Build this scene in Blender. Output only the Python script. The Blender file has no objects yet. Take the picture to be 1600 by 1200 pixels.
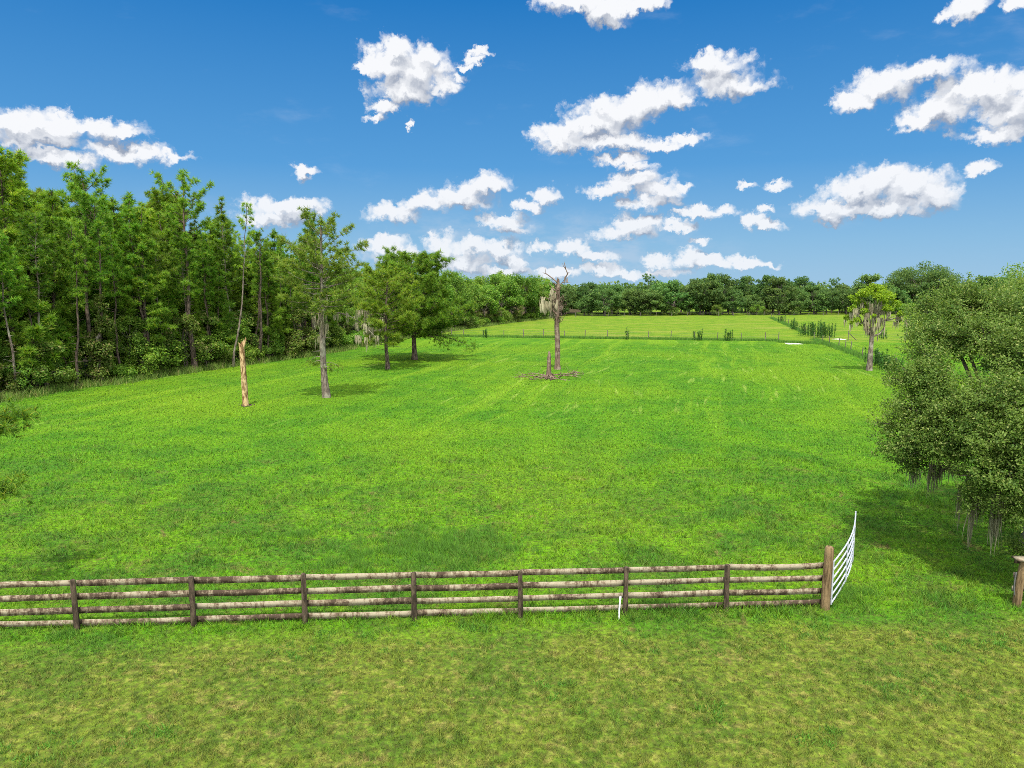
import bpy, math, random
import numpy as np
from mathutils import Vector, Matrix

R = math.radians
scene = bpy.context.scene
col = scene.collection

# ------------------------------------------------------------------ camera
CAM_H, PITCH, FPX = 9.0, R(7.7), 1110.0
cam_d = bpy.data.cameras.new('camera')
cam_d.sensor_width = 36.0
cam_d.lens = 36.0 * FPX / 1600.0
cam_d.clip_end = 20000
cam = bpy.data.objects.new('camera', cam_d)
cam.location = (0, 0, CAM_H)
cam.rotation_euler = (R(90) - PITCH, 0, 0)
col.objects.link(cam)
scene.camera = cam

def ray(px, py):
    """unit direction through a point of the 1600 x 1200 photograph"""
    dx, dy = (px - 800) / FPX, -(py - 600) / FPX
    c, s = math.cos(PITCH), math.sin(PITCH)
    return Vector((dx, c + dy * s, -s + dy * c)).normalized()

def at(px, py, z=0.0):
    d = ray(px, py)
    t = (z - CAM_H) / d.z
    return Vector((d.x * t, d.y * t, z))

def atY(px, py, Y):
    d = ray(px, py)
    t = Y / d.y
    return Vector((d.x * t, Y, CAM_H + d.z * t))

# ------------------------------------------------------------------ light and sky
SUN_EL = R(66)
SUN_AZ = math.atan2(-0.08, -1.0)             # high, behind the camera  (atan2(x, y))
SUN_STRENGTH, SKY_STRENGTH, EXPOSURE = 3.65, 0.125, 0.6
sd = Vector((math.cos(SUN_EL) * math.sin(SUN_AZ), math.cos(SUN_EL) * math.cos(SUN_AZ), math.sin(SUN_EL)))
sun_d = bpy.data.lights.new('sun', 'SUN')
sun_d.energy = SUN_STRENGTH
sun_d.angle = R(0.5)
sun_d.color = (1.0, 0.955, 0.88)
sun = bpy.data.objects.new('sun', sun_d)
sun.rotation_euler = sd.to_track_quat('Z', 'Y').to_euler()
sun.location = (0, -20, 60)
col.objects.link(sun)
scene.view_settings.view_transform = 'Standard'
scene.view_settings.look = 'None'
scene.view_settings.exposure = EXPOSURE
scene.view_settings.gamma = 1.0
scene.view_settings.use_curve_mapping = False
scene.cycles.max_bounces = 8
scene.cycles.diffuse_bounces = 5
scene.cycles.glossy_bounces = 2
scene.cycles.transmission_bounces = 6
scene.cycles.transparent_max_bounces = 4
scene.cycles.use_adaptive_sampling = True
scene.cycles.adaptive_threshold = 0.015
scene.cycles.use_denoising = False
scene.cycles.filter_width = 0.85


class NT:
    """terse node building"""
    def __init__(self, tree):
        self.t = tree
        self.n = tree.nodes
        self.l = tree.links
    def new(self, kind, **kw):
        nd = self.n.new(kind)
        for k, v in kw.items():
            setattr(nd, k, v)
        return nd
    def put(self, sock, v):
        if isinstance(v, bpy.types.NodeSocket):
            self.l.new(v, sock)
        elif v is not None:
            if hasattr(sock, 'default_value'):
                try:
                    sock.default_value = v
                except Exception:
                    if sock.type == 'RGBA' and len(v) == 3:
                        sock.default_value = (*v, 1)
                    else:
                        raise
    def math(self, op, a, b=None, c=None, clamp=False):
        nd = self.new('ShaderNodeMath', operation=op, use_clamp=clamp)
        self.put(nd.inputs[0], a)
        if b is not None: self.put(nd.inputs[1], b)
        if c is not None: self.put(nd.inputs[2], c)
        return nd.outputs[0]
    def vmath(self, op, a, b=None, scale=None):
        nd = self.new('ShaderNodeVectorMath', operation=op)
        self.put(nd.inputs[0], a)
        if b is not None: self.put(nd.inputs[1], b)
        if scale is not None: self.put(nd.inputs['Scale'], scale)
        return nd.outputs['Value'] if op in ('LENGTH', 'DOT_PRODUCT', 'DISTANCE') else nd.outputs[0]
    def noise(self, vec, scale, detail=3.0, rough=0.55, distort=0.0, col=False, lac=2.0):
        nd = self.new('ShaderNodeTexNoise')
        self.put(nd.inputs['Vector'], vec)
        nd.inputs['Scale'].default_value = scale
        nd.inputs['Detail'].default_value = detail
        nd.inputs['Roughness'].default_value = rough
        nd.inputs['Lacunarity'].default_value = lac
        nd.inputs['Distortion'].default_value = distort
        return nd.outputs['Color'] if col else nd.outputs['Fac']
    def ramp(self, f, lo, hi, a=0.0, b=1.0, smooth=True):
        nd = self.new('ShaderNodeMapRange', interpolation_type='SMOOTHSTEP' if smooth else 'LINEAR')
        self.put(nd.inputs['Value'], f)
        for k, v in (('From Min', lo), ('From Max', hi), ('To Min', a), ('To Max', b)):
            self.put(nd.inputs[k], v)
        return nd.outputs[0]
    def mix(self, f, a, b, blend='MIX'):
        nd = self.new('ShaderNodeMix', data_type='RGBA', blend_type=blend)
        self.put(nd.inputs[0], f)
        self.put(nd.inputs[6], (*a, 1) if isinstance(a, tuple) and len(a) == 3 else a)
        self.put(nd.inputs[7], (*b, 1) if isinstance(b, tuple) and len(b) == 3 else b)
        return nd.outputs[2]
    def hsv(self, c, h=0.5, s=1.0, v=1.0):
        nd = self.new('ShaderNodeHueSaturation')
        self.put(nd.inputs['Hue'], h); self.put(nd.inputs['Saturation'], s); self.put(nd.inputs['Value'], v)
        self.put(nd.inputs['Color'], c)
        return nd.outputs[0]
    def comb(self, x, y, z):
        nd = self.new('ShaderNodeCombineXYZ')
        for i, v in enumerate((x, y, z)): self.put(nd.inputs[i], v)
        return nd.outputs[0]
    def sep(self, v):
        nd = self.new('ShaderNodeSeparateXYZ'); self.put(nd.inputs[0], v)
        return nd.outputs[0], nd.outputs[1], nd.outputs[2]


# cumulus: every cloud is a handful of puffs (px, py, half width, half height in the photograph,
# turned into directions), whose union is eaten away by noise
PUFFS = [
    # big one, upper middle
    (622, 78, 30, 22), (606, 104, 42, 32), (652, 112, 56, 42), (634, 140, 60, 28), (690, 130, 28, 16), (712, 120, 16, 9), (660, 88, 34, 20), (566, 106, 18, 9), (600, 166, 28, 13), (584, 184, 15, 7), (637, 190, 7, 5),
    (735, 92, 22, 8), (752, 80, 16, 6), (722, 100, 12, 5),
    # top edge
    (900, 8, 52, 22), (950, 12, 50, 24), (1000, 4, 42, 18), (960, 30, 22, 12), (870, 2, 34, 12),
    (1510, 8, 36, 22), (1590, -2, 30, 16), (1475, 18, 16, 10),
    # long cloud right of the middle
    (1125, 104, 46, 26), (1140, 132, 62, 26), (1105, 96, 30, 18), (1170, 140, 36, 14),
    (1010, 156, 70, 26), (970, 172, 72, 26), (1050, 160, 46, 18), (930, 190, 62, 22), (880, 212, 52, 18), (960, 220, 72, 15), (870, 226, 36, 12), (1030, 224, 46, 10), (1080, 214, 32, 9),
    # upper right pair
    (1420, 118, 80, 22), (1380, 138, 64, 24), (1460, 112, 52, 18), (1335, 162, 40, 16),
    (1540, 140, 84, 30), (1480, 172, 76, 24), (1570, 170, 76, 36), (1440, 186, 52, 14), (1550, 202, 56, 16), (1610, 140, 50, 42),
    # right, above the trees
    (1370, 285, 60, 28), (1420, 290, 72, 30), (1330, 300, 52, 26), (1460, 305, 52, 26), (1270, 322, 40, 16), (1400, 318, 100, 18), (1310, 326, 60, 16), (1295, 340, 26, 10),
    (1527, 261, 28, 11),
    # left bank
    (60, 200, 120, 24), (130, 195, 90, 17), (20, 190, 90, 14), (180, 200, 46, 12), (60, 218, 120, 14), (215, 238, 66, 16), (170, 236, 60, 15), (100, 248, 62, 17), (270, 244, 34, 9), (70, 240, 50, 12),
    # small
    (478, 268, 22, 12), (470, 260, 14, 8),
    # middle streak
    (755, 292, 38, 18), (715, 304, 48, 18), (670, 318, 42, 15), (620, 334, 44, 16), (720, 316, 60, 13),
    (850, 305, 26, 14), (825, 322, 26, 9), (785, 345, 42, 13), (800, 358, 34, 10),
    # stack right of the dead tree
    (970, 250, 46, 12), (985, 262, 40, 8), (990, 282, 50, 18), (960, 294, 48, 10), (1030, 300, 44, 17), (1010, 318, 48, 12), (1070, 293, 22, 8),
    (1110, 328, 44, 10), (1085, 335, 40, 8), (1175, 345, 28, 13), (1195, 352, 30, 9), (1200, 327, 14, 7),
    (1000, 350, 46, 14), (980, 364, 56, 13), (1060, 356, 32, 9), (1165, 285, 14, 7), (1218, 285, 22, 8), (1095, 381, 20, 7),
    # low bank above the horizon
    (445, 322, 70, 16), (425, 338, 66, 14), (600, 380, 42, 20), (620, 395, 60, 20), (690, 385, 42, 24), (740, 388, 66, 24), (780, 392, 46, 18), (720, 408, 80, 20), (800, 408, 40, 14),
    (850, 388, 34, 12), (890, 390, 40, 13), (930, 398, 44, 12), (940, 420, 50, 14), (870, 424, 56, 14), (980, 424, 36, 10), (790, 424, 60, 12),
    (1030, 405, 34, 14), (1075, 402, 34, 16), (1110, 412, 62, 13), (1165, 410, 52, 12), (1200, 414, 30, 8), (1040, 424, 50, 10),
]

world = bpy.data.worlds.new('World')
scene.world = world
world.use_nodes = True
world.cycles.sampling_method = 'MANUAL'
world.cycles.sample_map_resolution = 256
W = NT(world.node_tree)
W.n.clear()

def azel(d):
    return math.atan2(d.x, d.y), math.asin(max(-1, min(1, d.z)))

grp = bpy.data.node_groups.new('cloud_field', 'ShaderNodeTree')
grp.interface.new_socket('Vector', in_out='INPUT', socket_type='NodeSocketVector')
grp.interface.new_socket('Value', in_out='OUTPUT', socket_type='NodeSocketFloat')
G = NT(grp)
gi, go = G.new('NodeGroupInput'), G.new('NodeGroupOutput')
acc = None
for (cx, cy, rx, ry) in PUFFS:
    a0, e0 = azel(ray(cx, cy))
    a1, _ = azel(ray(cx + rx, cy)); a2, _ = azel(ray(cx - rx, cy))
    _, e1 = azel(ray(cx, cy - ry)); _, e2 = azel(ray(cx, cy + ry))
    k_ = 0.86 if cy > 376 else 1.12
    ra, re = max(1e-3, (a1 - a2) / 2) * k_, max(1e-3, (e1 - e2) / 2) * k_
    v = G.new('ShaderNodeVectorMath', operation='MULTIPLY_ADD')
    G.l.new(gi.outputs[0], v.inputs[0])
    v.inputs[1].default_value = (1 / ra, 1 / re, 0)
    v.inputs[2].default_value = (-a0 / ra, -e0 / re, 0)
    ln = G.vmath('LENGTH', v.outputs[0])
    acc = ln if acc is None else G.math('SMOOTH_MIN', acc, ln, 0.22)
G.l.new(G.math('SUBTRACT', 1.0, acc), go.inputs[0])

tc = W.new('ShaderNodeTexCoord')
dirv = tc.outputs['Generated']
x, y, z = W.sep(dirv)
az = W.math('ARCTAN2', x, y)
el = W.math('ARCSINE', z)
flat = W.comb(az, W.math('MULTIPLY', el, 1.0), 0.0)
warpA = W.vmath('SUBTRACT', W.noise(flat, 16, 3, 0.6, col=True), (0.5, 0.5, 0.5))
warpB = W.vmath('SUBTRACT', W.noise(flat, 55, 4, 0.65, col=True), (0.5, 0.5, 0.5))
p = W.vmath('ADD', flat, W.vmath('SCALE', warpA, scale=0.036))
p = W.vmath('ADD', p, W.vmath('SCALE', warpB, scale=0.026))
warpC = W.vmath('SUBTRACT', W.noise(flat, 150, 3, 0.6, col=True), (0.5, 0.5, 0.5))
p = W.vmath('ADD', p, W.vmath('SCALE', warpC, scale=0.010))
def field(vec):
    g = W.new('ShaderNodeGroup'); g.node_tree = grp
    W.put(g.inputs[0], vec)
    return g.outputs[0]
F0 = field(p)
F1 = field(W.vmath('ADD', p, (-0.006, 0.016, 0)))
def lumps(vec):
    out_ = None
    for sc_, am in ((38, 1.0), (85, 0.55)):
        vo = W.new('ShaderNodeTexVoronoi', feature='SMOOTH_F1', voronoi_dimensions='2D')
        W.put(vo.inputs['Vector'], vec); vo.inputs['Scale'].default_value = sc_; vo.inputs['Smoothness'].default_value = 0.35
        q_ = W.math('MULTIPLY', W.math('SUBTRACT', 0.42, vo.outputs['Distance']), am)
        out_ = q_ if out_ is None else W.math('ADD', out_, q_)
    return out_
L0 = lumps(p)
L1 = lumps(W.vmath('ADD', p, (-0.003, 0.007, 0)))
fine = W.math('SUBTRACT', W.noise(flat, 110, 5, 0.62), 0.5)
wisp = W.math('SUBTRACT', W.noise(flat, 22, 4, 0.6), 0.5)
dens = W.math('MULTIPLY_ADD', fine, 0.52, F0)
dens = W.math('MULTIPLY_ADD', L0, 0.52, dens)
dens = W.math('MULTIPLY_ADD', wisp, 0.72, dens)
alpha = W.ramp(dens, -0.12, 0.52)
# sunlit relief of the puffs: upper sides bright, undersides greyer
lit = W.math('MULTIPLY_ADD', W.math('SUBTRACT', F0, F1), 1.15, 0.66)
lit = W.math('MULTIPLY_ADD', W.math('SUBTRACT', L0, L1), 0.6, lit)
lit = W.math('MULTIPLY_ADD', fine, 0.2, lit, clamp=True)
ccol = W.mix(lit, (0.225, 0.26, 0.33), (0.62, 0.63, 0.65))
# Nishita daylight, pulled to the saturated blue of the photograph
sky = W.new('ShaderNodeTexSky', sky_type='NISHITA', sun_disc=False)
sky.sun_elevation = SUN_EL
sky.sun_rotation = SUN_AZ
sky.altitude = 0
sky.air_density = 1.0
sky.dust_density = 0.35
sky.ozone_density = 3.0
skyc = W.vmath('SCALE', sky.outputs[0], scale=SKY_STRENGTH)
ramp = W.new('ShaderNodeValToRGB')
def lin(r, g, b):
    return tuple(((v / 255) / 12.92 if v < 10 else ((v / 255 + 0.055) / 1.055) ** 2.4) / 2 ** EXPOSURE for v in (r, g, b)) + (1,)
stops = ((0.0, (150, 193, 226)), (0.06, (130, 183, 223)), (0.16, (80, 155, 216)), (0.36, (18, 118, 194)), (0.7, (10, 92, 168)))
cr = ramp.color_ramp
while len(cr.elements) < len(stops): cr.elements.new(0.5)
for e_, (q_, c_) in zip(cr.elements, stops):
    e_.position = q_; e_.color = lin(*c_)
W.put(ramp.inputs[0], z)
skyc = W.mix(0.95, skyc, ramp.outputs[0])
# unseen bright cloud added overhead and behind the camera as fill light
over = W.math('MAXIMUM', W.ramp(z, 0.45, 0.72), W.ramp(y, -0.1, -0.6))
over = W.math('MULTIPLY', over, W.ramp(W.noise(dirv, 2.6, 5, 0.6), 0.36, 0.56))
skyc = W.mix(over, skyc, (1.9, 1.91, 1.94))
# thin haze of far cloud low over the middle of the horizon
va, ve = azel(ray(840, 395))
vl = W.new('ShaderNodeVectorMath', operation='MULTIPLY_ADD')
W.l.new(p, vl.inputs[0]); vl.inputs[1].default_value = (1 / 0.34, 1 / 0.075, 0); vl.inputs[2].default_value = (-va / 0.34, -ve / 0.075, 0)
veil = W.math('MULTIPLY', W.ramp(W.vmath('LENGTH', vl.outputs[0]), 1.0, 0.2), W.ramp(W.noise(W.vmath('MULTIPLY', flat, (1, 2.4, 1)), 14, 5, 0.6), 0.40, 0.66))
skyc = W.mix(W.math('MULTIPLY', veil, 0.5), skyc, (0.36, 0.43, 0.53))
# faint wisps higher up
w2 = W.ramp(W.noise(W.vmath('MULTIPLY', W.vmath('ADD', flat, W.vmath('SCALE', warpA, scale=0.02)), (1, 3.0, 1)), 5.5, 6, 0.6), 0.56, 0.78)
skyc = W.mix(W.math('MULTIPLY', w2, 0.14), skyc, (0.45, 0.5, 0.58))
below = W.ramp(z, -0.02, 0.0)
skyc = W.mix(below, (0.10, 0.13, 0.10), skyc)
hz = W.math('MULTIPLY', W.ramp(z, 0.0, 0.2, 0.86, 1.0), alpha)
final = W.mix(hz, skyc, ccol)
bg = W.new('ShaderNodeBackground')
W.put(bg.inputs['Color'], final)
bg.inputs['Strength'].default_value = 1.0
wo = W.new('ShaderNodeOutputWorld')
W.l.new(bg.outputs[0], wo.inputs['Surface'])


# ------------------------------------------------------------------ helpers
class MB:
    """collects geometry and links it as ONE mesh object"""
    def __init__(self):
        self.v, self.f, self.k, self.n = [], [], [], 0
    def add(self, verts, faces):
        verts = np.asarray(verts, dtype=np.float32).reshape(-1, 3)
        faces = np.asarray(faces, dtype=np.int32)
        self.v.append(verts)
        self.f.append((faces + self.n).ravel())
        self.k.append(np.full(len(faces), faces.shape[1], dtype=np.int32))
        self.n += len(verts)
    def mesh(self, name, mat, smooth=False):
        me = bpy.data.meshes.new(name)
        if self.n:
            v = np.concatenate(self.v); f = np.concatenate(self.f); k = np.concatenate(self.k)
            me.vertices.add(len(v)); me.vertices.foreach_set('co', v.ravel())
            me.loops.add(len(f)); me.loops.foreach_set('vertex_index', f)
            me.polygons.add(len(k))
            st = np.concatenate(([0], np.cumsum(k)[:-1])).astype(np.int32)
            me.polygons.foreach_set('loop_start', st)
            if smooth:
                me.polygons.foreach_set('use_smooth', np.ones(len(k), dtype=bool))
            me.update(calc_edges=True)
        me.materials.append(mat)
        return me
    def build(self, name, mat, parent=None, smooth=False):
        o = bpy.data.objects.new(name, self.mesh(name, mat, smooth))
        col.objects.link(o)
        if parent: o.parent = parent
        return o
    # shapes
    def tube(self, pts, rad, sides=7, cap=True, jit=0.0, rng=None):
        pts = np.asarray([tuple(p) for p in pts], dtype=float)
        n = len(pts)
        rad = np.full(n, rad) if np.isscalar(rad) else np.asarray(rad, dtype=float)
        tan = np.gradient(pts, axis=0)
        tan /= np.linalg.norm(tan, axis=1)[:, None] + 1e-9
        ref = np.array((0, 0, 1.0)) if abs(tan[0, 2]) < 0.9 else np.array((1.0, 0, 0))
        a = np.cross(tan, ref); a /= np.linalg.norm(a, axis=1)[:, None] + 1e-9
        b = np.cross(tan, a)
        th = np.linspace(0, 2 * np.pi, sides, endpoint=False)
        rr = rad[:, None] * np.ones(sides)[None]
        if jit and rng is not None:
            rr = rr * (1 + rng.normal(0, jit, rr.shape))
        V = pts[:, None, :] + rr[:, :, None] * (np.cos(th)[None, :, None] * a[:, None, :] + np.sin(th)[None, :, None] * b[:, None, :])
        i = np.arange(n - 1)[:, None] * sides
        j = np.arange(sides)[None]
        j2 = (j + 1) % sides
        q = np.stack((i + j, i + j2, i + sides + j2, i + sides + j), -1).reshape(-1, 4)
        self.add(V.reshape(-1, 3), q)
        if cap:
            for base in (V[0][::-1], V[-1]):
                c = base.mean(0)
                vv = np.vstack((base, c))
                ff = [(k, (k + 1) % sides, sides) for k in range(sides)]
                self.add(vv, ff)
    def box(self, c, half, ax=None, taper=1.0):
        c = np.array(c, float); half = np.array(half, float)
        ax = np.eye(3) if ax is None else np.array([tuple(a) for a in ax], float)
        s = np.array([(-1, -1, -1), (1, -1, -1), (1, 1, -1), (-1, 1, -1), (-1, -1, 1), (1, -1, 1), (1, 1, 1), (-1, 1, 1)], float)
        self.add(c + (s * half) @ ax, [(0, 3, 2, 1), (4, 5, 6, 7), (0, 1, 5, 4), (1, 2, 6, 5), (2, 3, 7, 6), (3, 0, 4, 7)])
    def cards(self, pos, size, aim, rng, aspect=0.5, spread=0.8):
        """leaf shaped quads: pos (n,3), size (n,), aim (n,3) rough normal"""
        n = len(pos)
        nr = aim + rng.normal(0, spread, (n, 3))
        nr /= np.linalg.norm(nr, axis=1)[:, None] + 1e-9
        t = rng.normal(0, 1, (n, 3))
        t -= (t * nr).sum(1)[:, None] * nr
        t /= np.linalg.norm(t, axis=1)[:, None] + 1e-9
        s = np.cross(nr, t)
        L = size[:, None]
        w = L * aspect
        V = np.stack((pos - t * L * 0.5, pos + s * w * 0.5 + nr * L * 0.08 - t * L * 0.05, pos + t * L * 0.5, pos - s * w * 0.5 + nr * L * 0.08 - t * L * 0.05), 1)
        self.add(V.reshape(-1, 3), np.arange(n * 4).reshape(n, 4))
    def blades(self, base, tip, width, rng):
        """thin triangles from base to tip"""
        n = len(base)
        d = tip - base
        s = np.cross(d, rng.normal(0, 1, (n, 3)))
        s /= np.linalg.norm(s, axis=1)[:, None] + 1e-9
        w = np.asarray(width).reshape(-1, 1) * 0.5
        V = np.stack((base - s * w, base + s * w, tip), 1)
        self.add(V.reshape(-1, 3), np.arange(n * 3).reshape(n, 3))

def tag(o, label=None, cat=None, group=None, kind=None):
    if label: o['label'] = label
    if cat: o['category'] = cat
    if group: o['group'] = group
    if kind: o['kind'] = kind
    return o

def thing(name, label, cat, loc=(0, 0, 0), group=None, rz=0.0):
    o = bpy.data.objects.new(name, None)
    o.empty_display_size = 0.3
    col.objects.link(o)
    o.location = loc
    o.rotation_euler = (0, 0, rz)
    return tag(o, label, cat, group)

def dup(root, loc, rz=0.0, s=(1, 1, 1), label=None, group=None):
    r = root.copy(); col.objects.link(r)
    r.location = loc; r.rotation_euler = (0, 0, rz); r.scale = s
    if label: r['label'] = label
    if group: r['group'] = group
    for ch in list(root.children):
        c = ch.copy(); col.objects.link(c); c.parent = r
    return r

def unit(v):
    v = np.asarray(v, float)
    return v / (np.linalg.norm(v) + 1e-9)

# ------------------------------------------------------------------ materials
def material(name):
    m = bpy.data.materials.new(name)
    m.use_nodes = True
    N = NT(m.node_tree)
    N.n.clear()
    out = N.new('ShaderNodeOutputMaterial')
    return m, N, out

def principled(N, out, color, rough=0.8, spec=0.3, normal=None, metallic=0.0):
    b = N.new('ShaderNodeBsdfPrincipled')
    N.put(b.inputs['Base Color'], color if not isinstance(color, tuple) else (*color[:3], 1))
    N.put(b.inputs['Roughness'], rough)
    b.inputs['Specular IOR Level'].default_value = spec
    b.inputs['Metallic'].default_value = metallic
    if normal is not None: N.put(b.inputs['Normal'], normal)
    N.l.new(b.outputs[0], out.inputs['Surface'])
    return b

def bump(N, h, strength=0.5, dist=0.05):
    b = N.new('ShaderNodeBump')
    b.inputs['Strength'].default_value = strength
    b.inputs['Distance'].default_value = dist
    N.put(b.inputs['Height'], h)
    return b.outputs[0]

def foliage(name, dark, light, accent, acc_amt=0.12, trans=0.35, patch=0.5, objvar=0.25, hue=0.03):
    """leaves: colour differs leaf by leaf, in patches, and tree by tree"""
    m, N, out = material(name)
    geo = N.new('ShaderNodeNewGeometry')
    oi = N.new('ShaderNodeObjectInfo')
    r = geo.outputs['Random Per Island']
    pos = geo.outputs['Position']
    f = N.math('MULTIPLY_ADD', N.math('SUBTRACT', N.noise(pos, patch, 2), 0.5), 1.5, r, clamp=True)
    c = N.mix(f, dark, light)
    r2 = N.math('FRACT', N.math('MULTIPLY', r, 57.31))
    c = N.mix(N.ramp(r2, 1 - acc_amt * 1.6, 1 - acc_amt * 0.4), c, accent)
    rnd = oi.outputs['Random']
    c = N.hsv(c, N.math('MULTIPLY_ADD', N.math('SUBTRACT', rnd, 0.5), hue, 0.5), 1.0,
              N.math('MULTIPLY_ADD', N.math('SUBTRACT', N.math('FRACT', N.math('MULTIPLY', rnd, 7.3)), 0.5), objvar * 2, 1.0))
    d = N.new('ShaderNodeBsdfPrincipled')
    N.put(d.inputs['Base Color'], c)
    d.inputs['Roughness'].default_value = 0.5
    d.inputs['Specular IOR Level'].default_value = 0.14
    N.put(d.inputs['Normal'], N.vmath('NORMALIZE', N.vmath('ADD', N.vmath('SCALE', geo.outputs['Normal'], scale=0.8), (0, 0, 0.5))))
    t = N.new('ShaderNodeBsdfTranslucent')
    N.put(t.inputs['Color'], N.hsv(c, 0.49, 1.1, 1.25))
    mx = N.new('ShaderNodeMixShader')
    mx.inputs[0].default_value = trans
    N.l.new(d.outputs[0], mx.inputs[1]); N.l.new(t.outputs[0], mx.inputs[2])
    N.l.new(mx.outputs[0], out.inputs['Surface'])
    return m

def bark(name, a, b, scale=(6, 6, 1.4), pale=None, contrast=(0.35, 0.65)):
    m, N, out = material(name)
    tcn = N.new('ShaderNodeTexCoord')
    mp = N.new('ShaderNodeMapping')
    mp.inputs['Scale'].default_value = scale
    N.l.new(tcn.outputs['Object'], mp.inputs[0])
    n1 = N.noise(mp.outputs[0], 1.0, 5, 0.65, 0.4)
    c = N.mix(N.ramp(n1, *contrast), a, b)
    if pale:
        c = N.mix(N.ramp(N.noise(tcn.outputs['Object'], 1.3, 4), 0.5, 0.62), c, pale)
    principled(N, out, c, 0.9, 0.15, bump(N, n1, 0.8, 0.06))
    return m

def turf_group():
    g = bpy.data.node_groups.new('turf_colour', 'ShaderNodeTree')
    g.interface.new_socket('Color', in_out='OUTPUT', socket_type='NodeSocketColor')
    g.interface.new_socket('Grain', in_out='OUTPUT', socket_type='NodeSocketFloat')
    N = NT(g)
    go = N.new('NodeGroupOutput')
    pos = N.new('ShaderNodeNewGeometry').outputs['Position']
    px, py, pz = N.sep(pos)
    flat = N.comb(px, py, 0.0)
    c, s = math.cos(R(15)), math.sin(R(15))
    along = N.math('ADD', N.math('MULTIPLY', px, s), N.math('MULTIPLY', py, c))     # along the mowing
    across = N.math('SUBTRACT', N.math('MULTIPLY', px, c), N.math('MULTIPLY', py, s))
    n_big = N.noise(flat, 0.045, 3, 0.5, 0.3)
    n_mid = N.noise(flat, 0.35, 4, 0.6, 0.4)
    n_pat = N.noise(flat, 1.1, 4, 0.65, 0.5)
    n_fin = N.noise(flat, 6.0, 4, 0.7)
    # pasture
    past = N.mix(N.ramp(n_mid, 0.34, 0.66), (0.047, 0.160, 0.006), (0.084, 0.214, 0.005))
    past = N.mix(N.math('MULTIPLY', N.ramp(n_big, 0.42, 0.66), 0.75), past, (0.124, 0.236, 0.006))
    # mown rows: long streaks of paler clippings, curving with the ground
    wob = N.math('MULTIPLY', N.math('SUBTRACT', N.noise(flat, 0.02, 2), 0.5), 10.0)
    row = N.noise(N.comb(N.math('ADD', across, wob), N.math('MULTIPLY', along, 0.05), 3.0), 0.55, 3, 0.6)
    row2 = N.noise(N.comb(N.math('ADD', across, wob), N.math('MULTIPLY', along, 0.08), 9.0), 1.6, 3, 0.6)
    far_row = N.ramp(py, 34, 60)
    past = N.mix(N.math('MULTIPLY', N.math('MULTIPLY', N.ramp(row, 0.53, 0.68), far_row), 0.60), past, (0.155, 0.28, 0.012))
    past = N.mix(N.math('MULTIPLY', N.math('MULTIPLY', N.ramp(row2, 0.60, 0.72), far_row), 0.60), past, (0.22, 0.32, 0.05))
    past = N.mix(N.math('MULTIPLY', N.math('MULTIPLY', N.ramp(row, 0.46, 0.34), far_row), 0.4), past, (0.042, 0.145, 0.006))
    # rough, unevenly grazed nearer the fence: dark weeds, dead brown patches
    near = N.ramp(py, 46, 24)
    past = N.mix(N.math('MULTIPLY', N.ramp(n_mid, 0.56, 0.40), N.math('MULTIPLY', near, 0.5)), past, (0.034, 0.105, 0.010))
    past = N.mix(N.math('MULTIPLY', N.ramp(n_pat, 0.47, 0.70), N.math('MULTIPLY', near, 0.55)), past, (0.115, 0.190, 0.012))
    past = N.mix(N.math('MULTIPLY', N.ramp(N.noise(flat, 2.4, 6, 0.75, 0.5), 0.50, 0.66), N.math('MULTIPLY', near, 0.55)), past, (0.105, 0.128, 0.026))
    past = N.mix(N.math('MULTIPLY', N.ramp(N.noise(flat, 1.3, 6, 0.75, 0.7), 0.46, 0.36), N.math('MULTIPLY', near, 0.6)), past, (0.028, 0.088, 0.010))
    dead = N.ramp(N.noise(flat, 0.8, 6, 0.72, 0.8), 0.57, 0.68)
    past = N.mix(N.math('MULTIPLY', dead, N.math('MULTIPLY_ADD', near, 0.62, 0.12)), past, (0.150, 0.110, 0.040))
    # lawn on this side of the fence
    n_tuf = N.noise(flat, 3.4, 4, 0.7)
    lawn = N.mix(N.ramp(N.math('ADD', N.math('MULTIPLY', n_mid, 0.5), N.math('MULTIPLY', n_tuf, 0.5)), 0.38, 0.60), (0.066, 0.122, 0.012), (0.124, 0.166, 0.018))
    lawn = N.mix(N.math('MULTIPLY', N.math('MULTIPLY', N.ramp(n_tuf, 0.46, 0.66), N.ramp(n_pat, 0.35, 0.62)), 0.8), lawn, (0.200, 0.186, 0.046))
    lawn = N.mix(N.math('MULTIPLY', N.ramp(N.noise(flat, 0.9, 7, 0.75, 0.4), 0.58, 0.70), 0.6), lawn, (0.26, 0.185, 0.07))
    lawn = N.mix(N.math('MULTIPLY', N.ramp(N.noise(flat, 1.6, 6, 0.72, 0.5), 0.44, 0.33), 0.7), lawn, (0.055, 0.100, 0.014))
    yf = N.math('MULTIPLY_ADD', px, FENCE_SLOPE, FENCE_Y0)
    strip = N.math('SUBTRACT', yf, py)
    strip = N.math('MULTIPLY_ADD', N.math('SUBTRACT', n_mid, 0.5), 3.0, strip)
    lawnmask = N.ramp(strip, 0.3, 1.8)
    colr = N.mix(lawnmask, past, lawn)
    # hay field beyond the cross fence, and the lane right of the side fence
    beyond = N.math('ADD', N.math('MULTIPLY', N.math('SUBTRACT', px, CROSS_A.x), CROSS_N[0]), N.math('MULTIPLY', N.math('SUBTRACT', py, CROSS_A.y), CROSS_N[1]))
    beyond = N.math('MULTIPLY_ADD', N.math('SUBTRACT', n_mid, 0.5), 2.0, beyond)
    hay = N.mix(N.ramp(n_mid, 0.36, 0.64), (0.085, 0.190, 0.007), (0.150, 0.235, 0.013))
    hrow = N.noise(N.comb(N.math('MULTIPLY', across, 0.05), N.math('MULTIPLY', along, 0.5), 5.0), 0.6, 4, 0.65)
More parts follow.
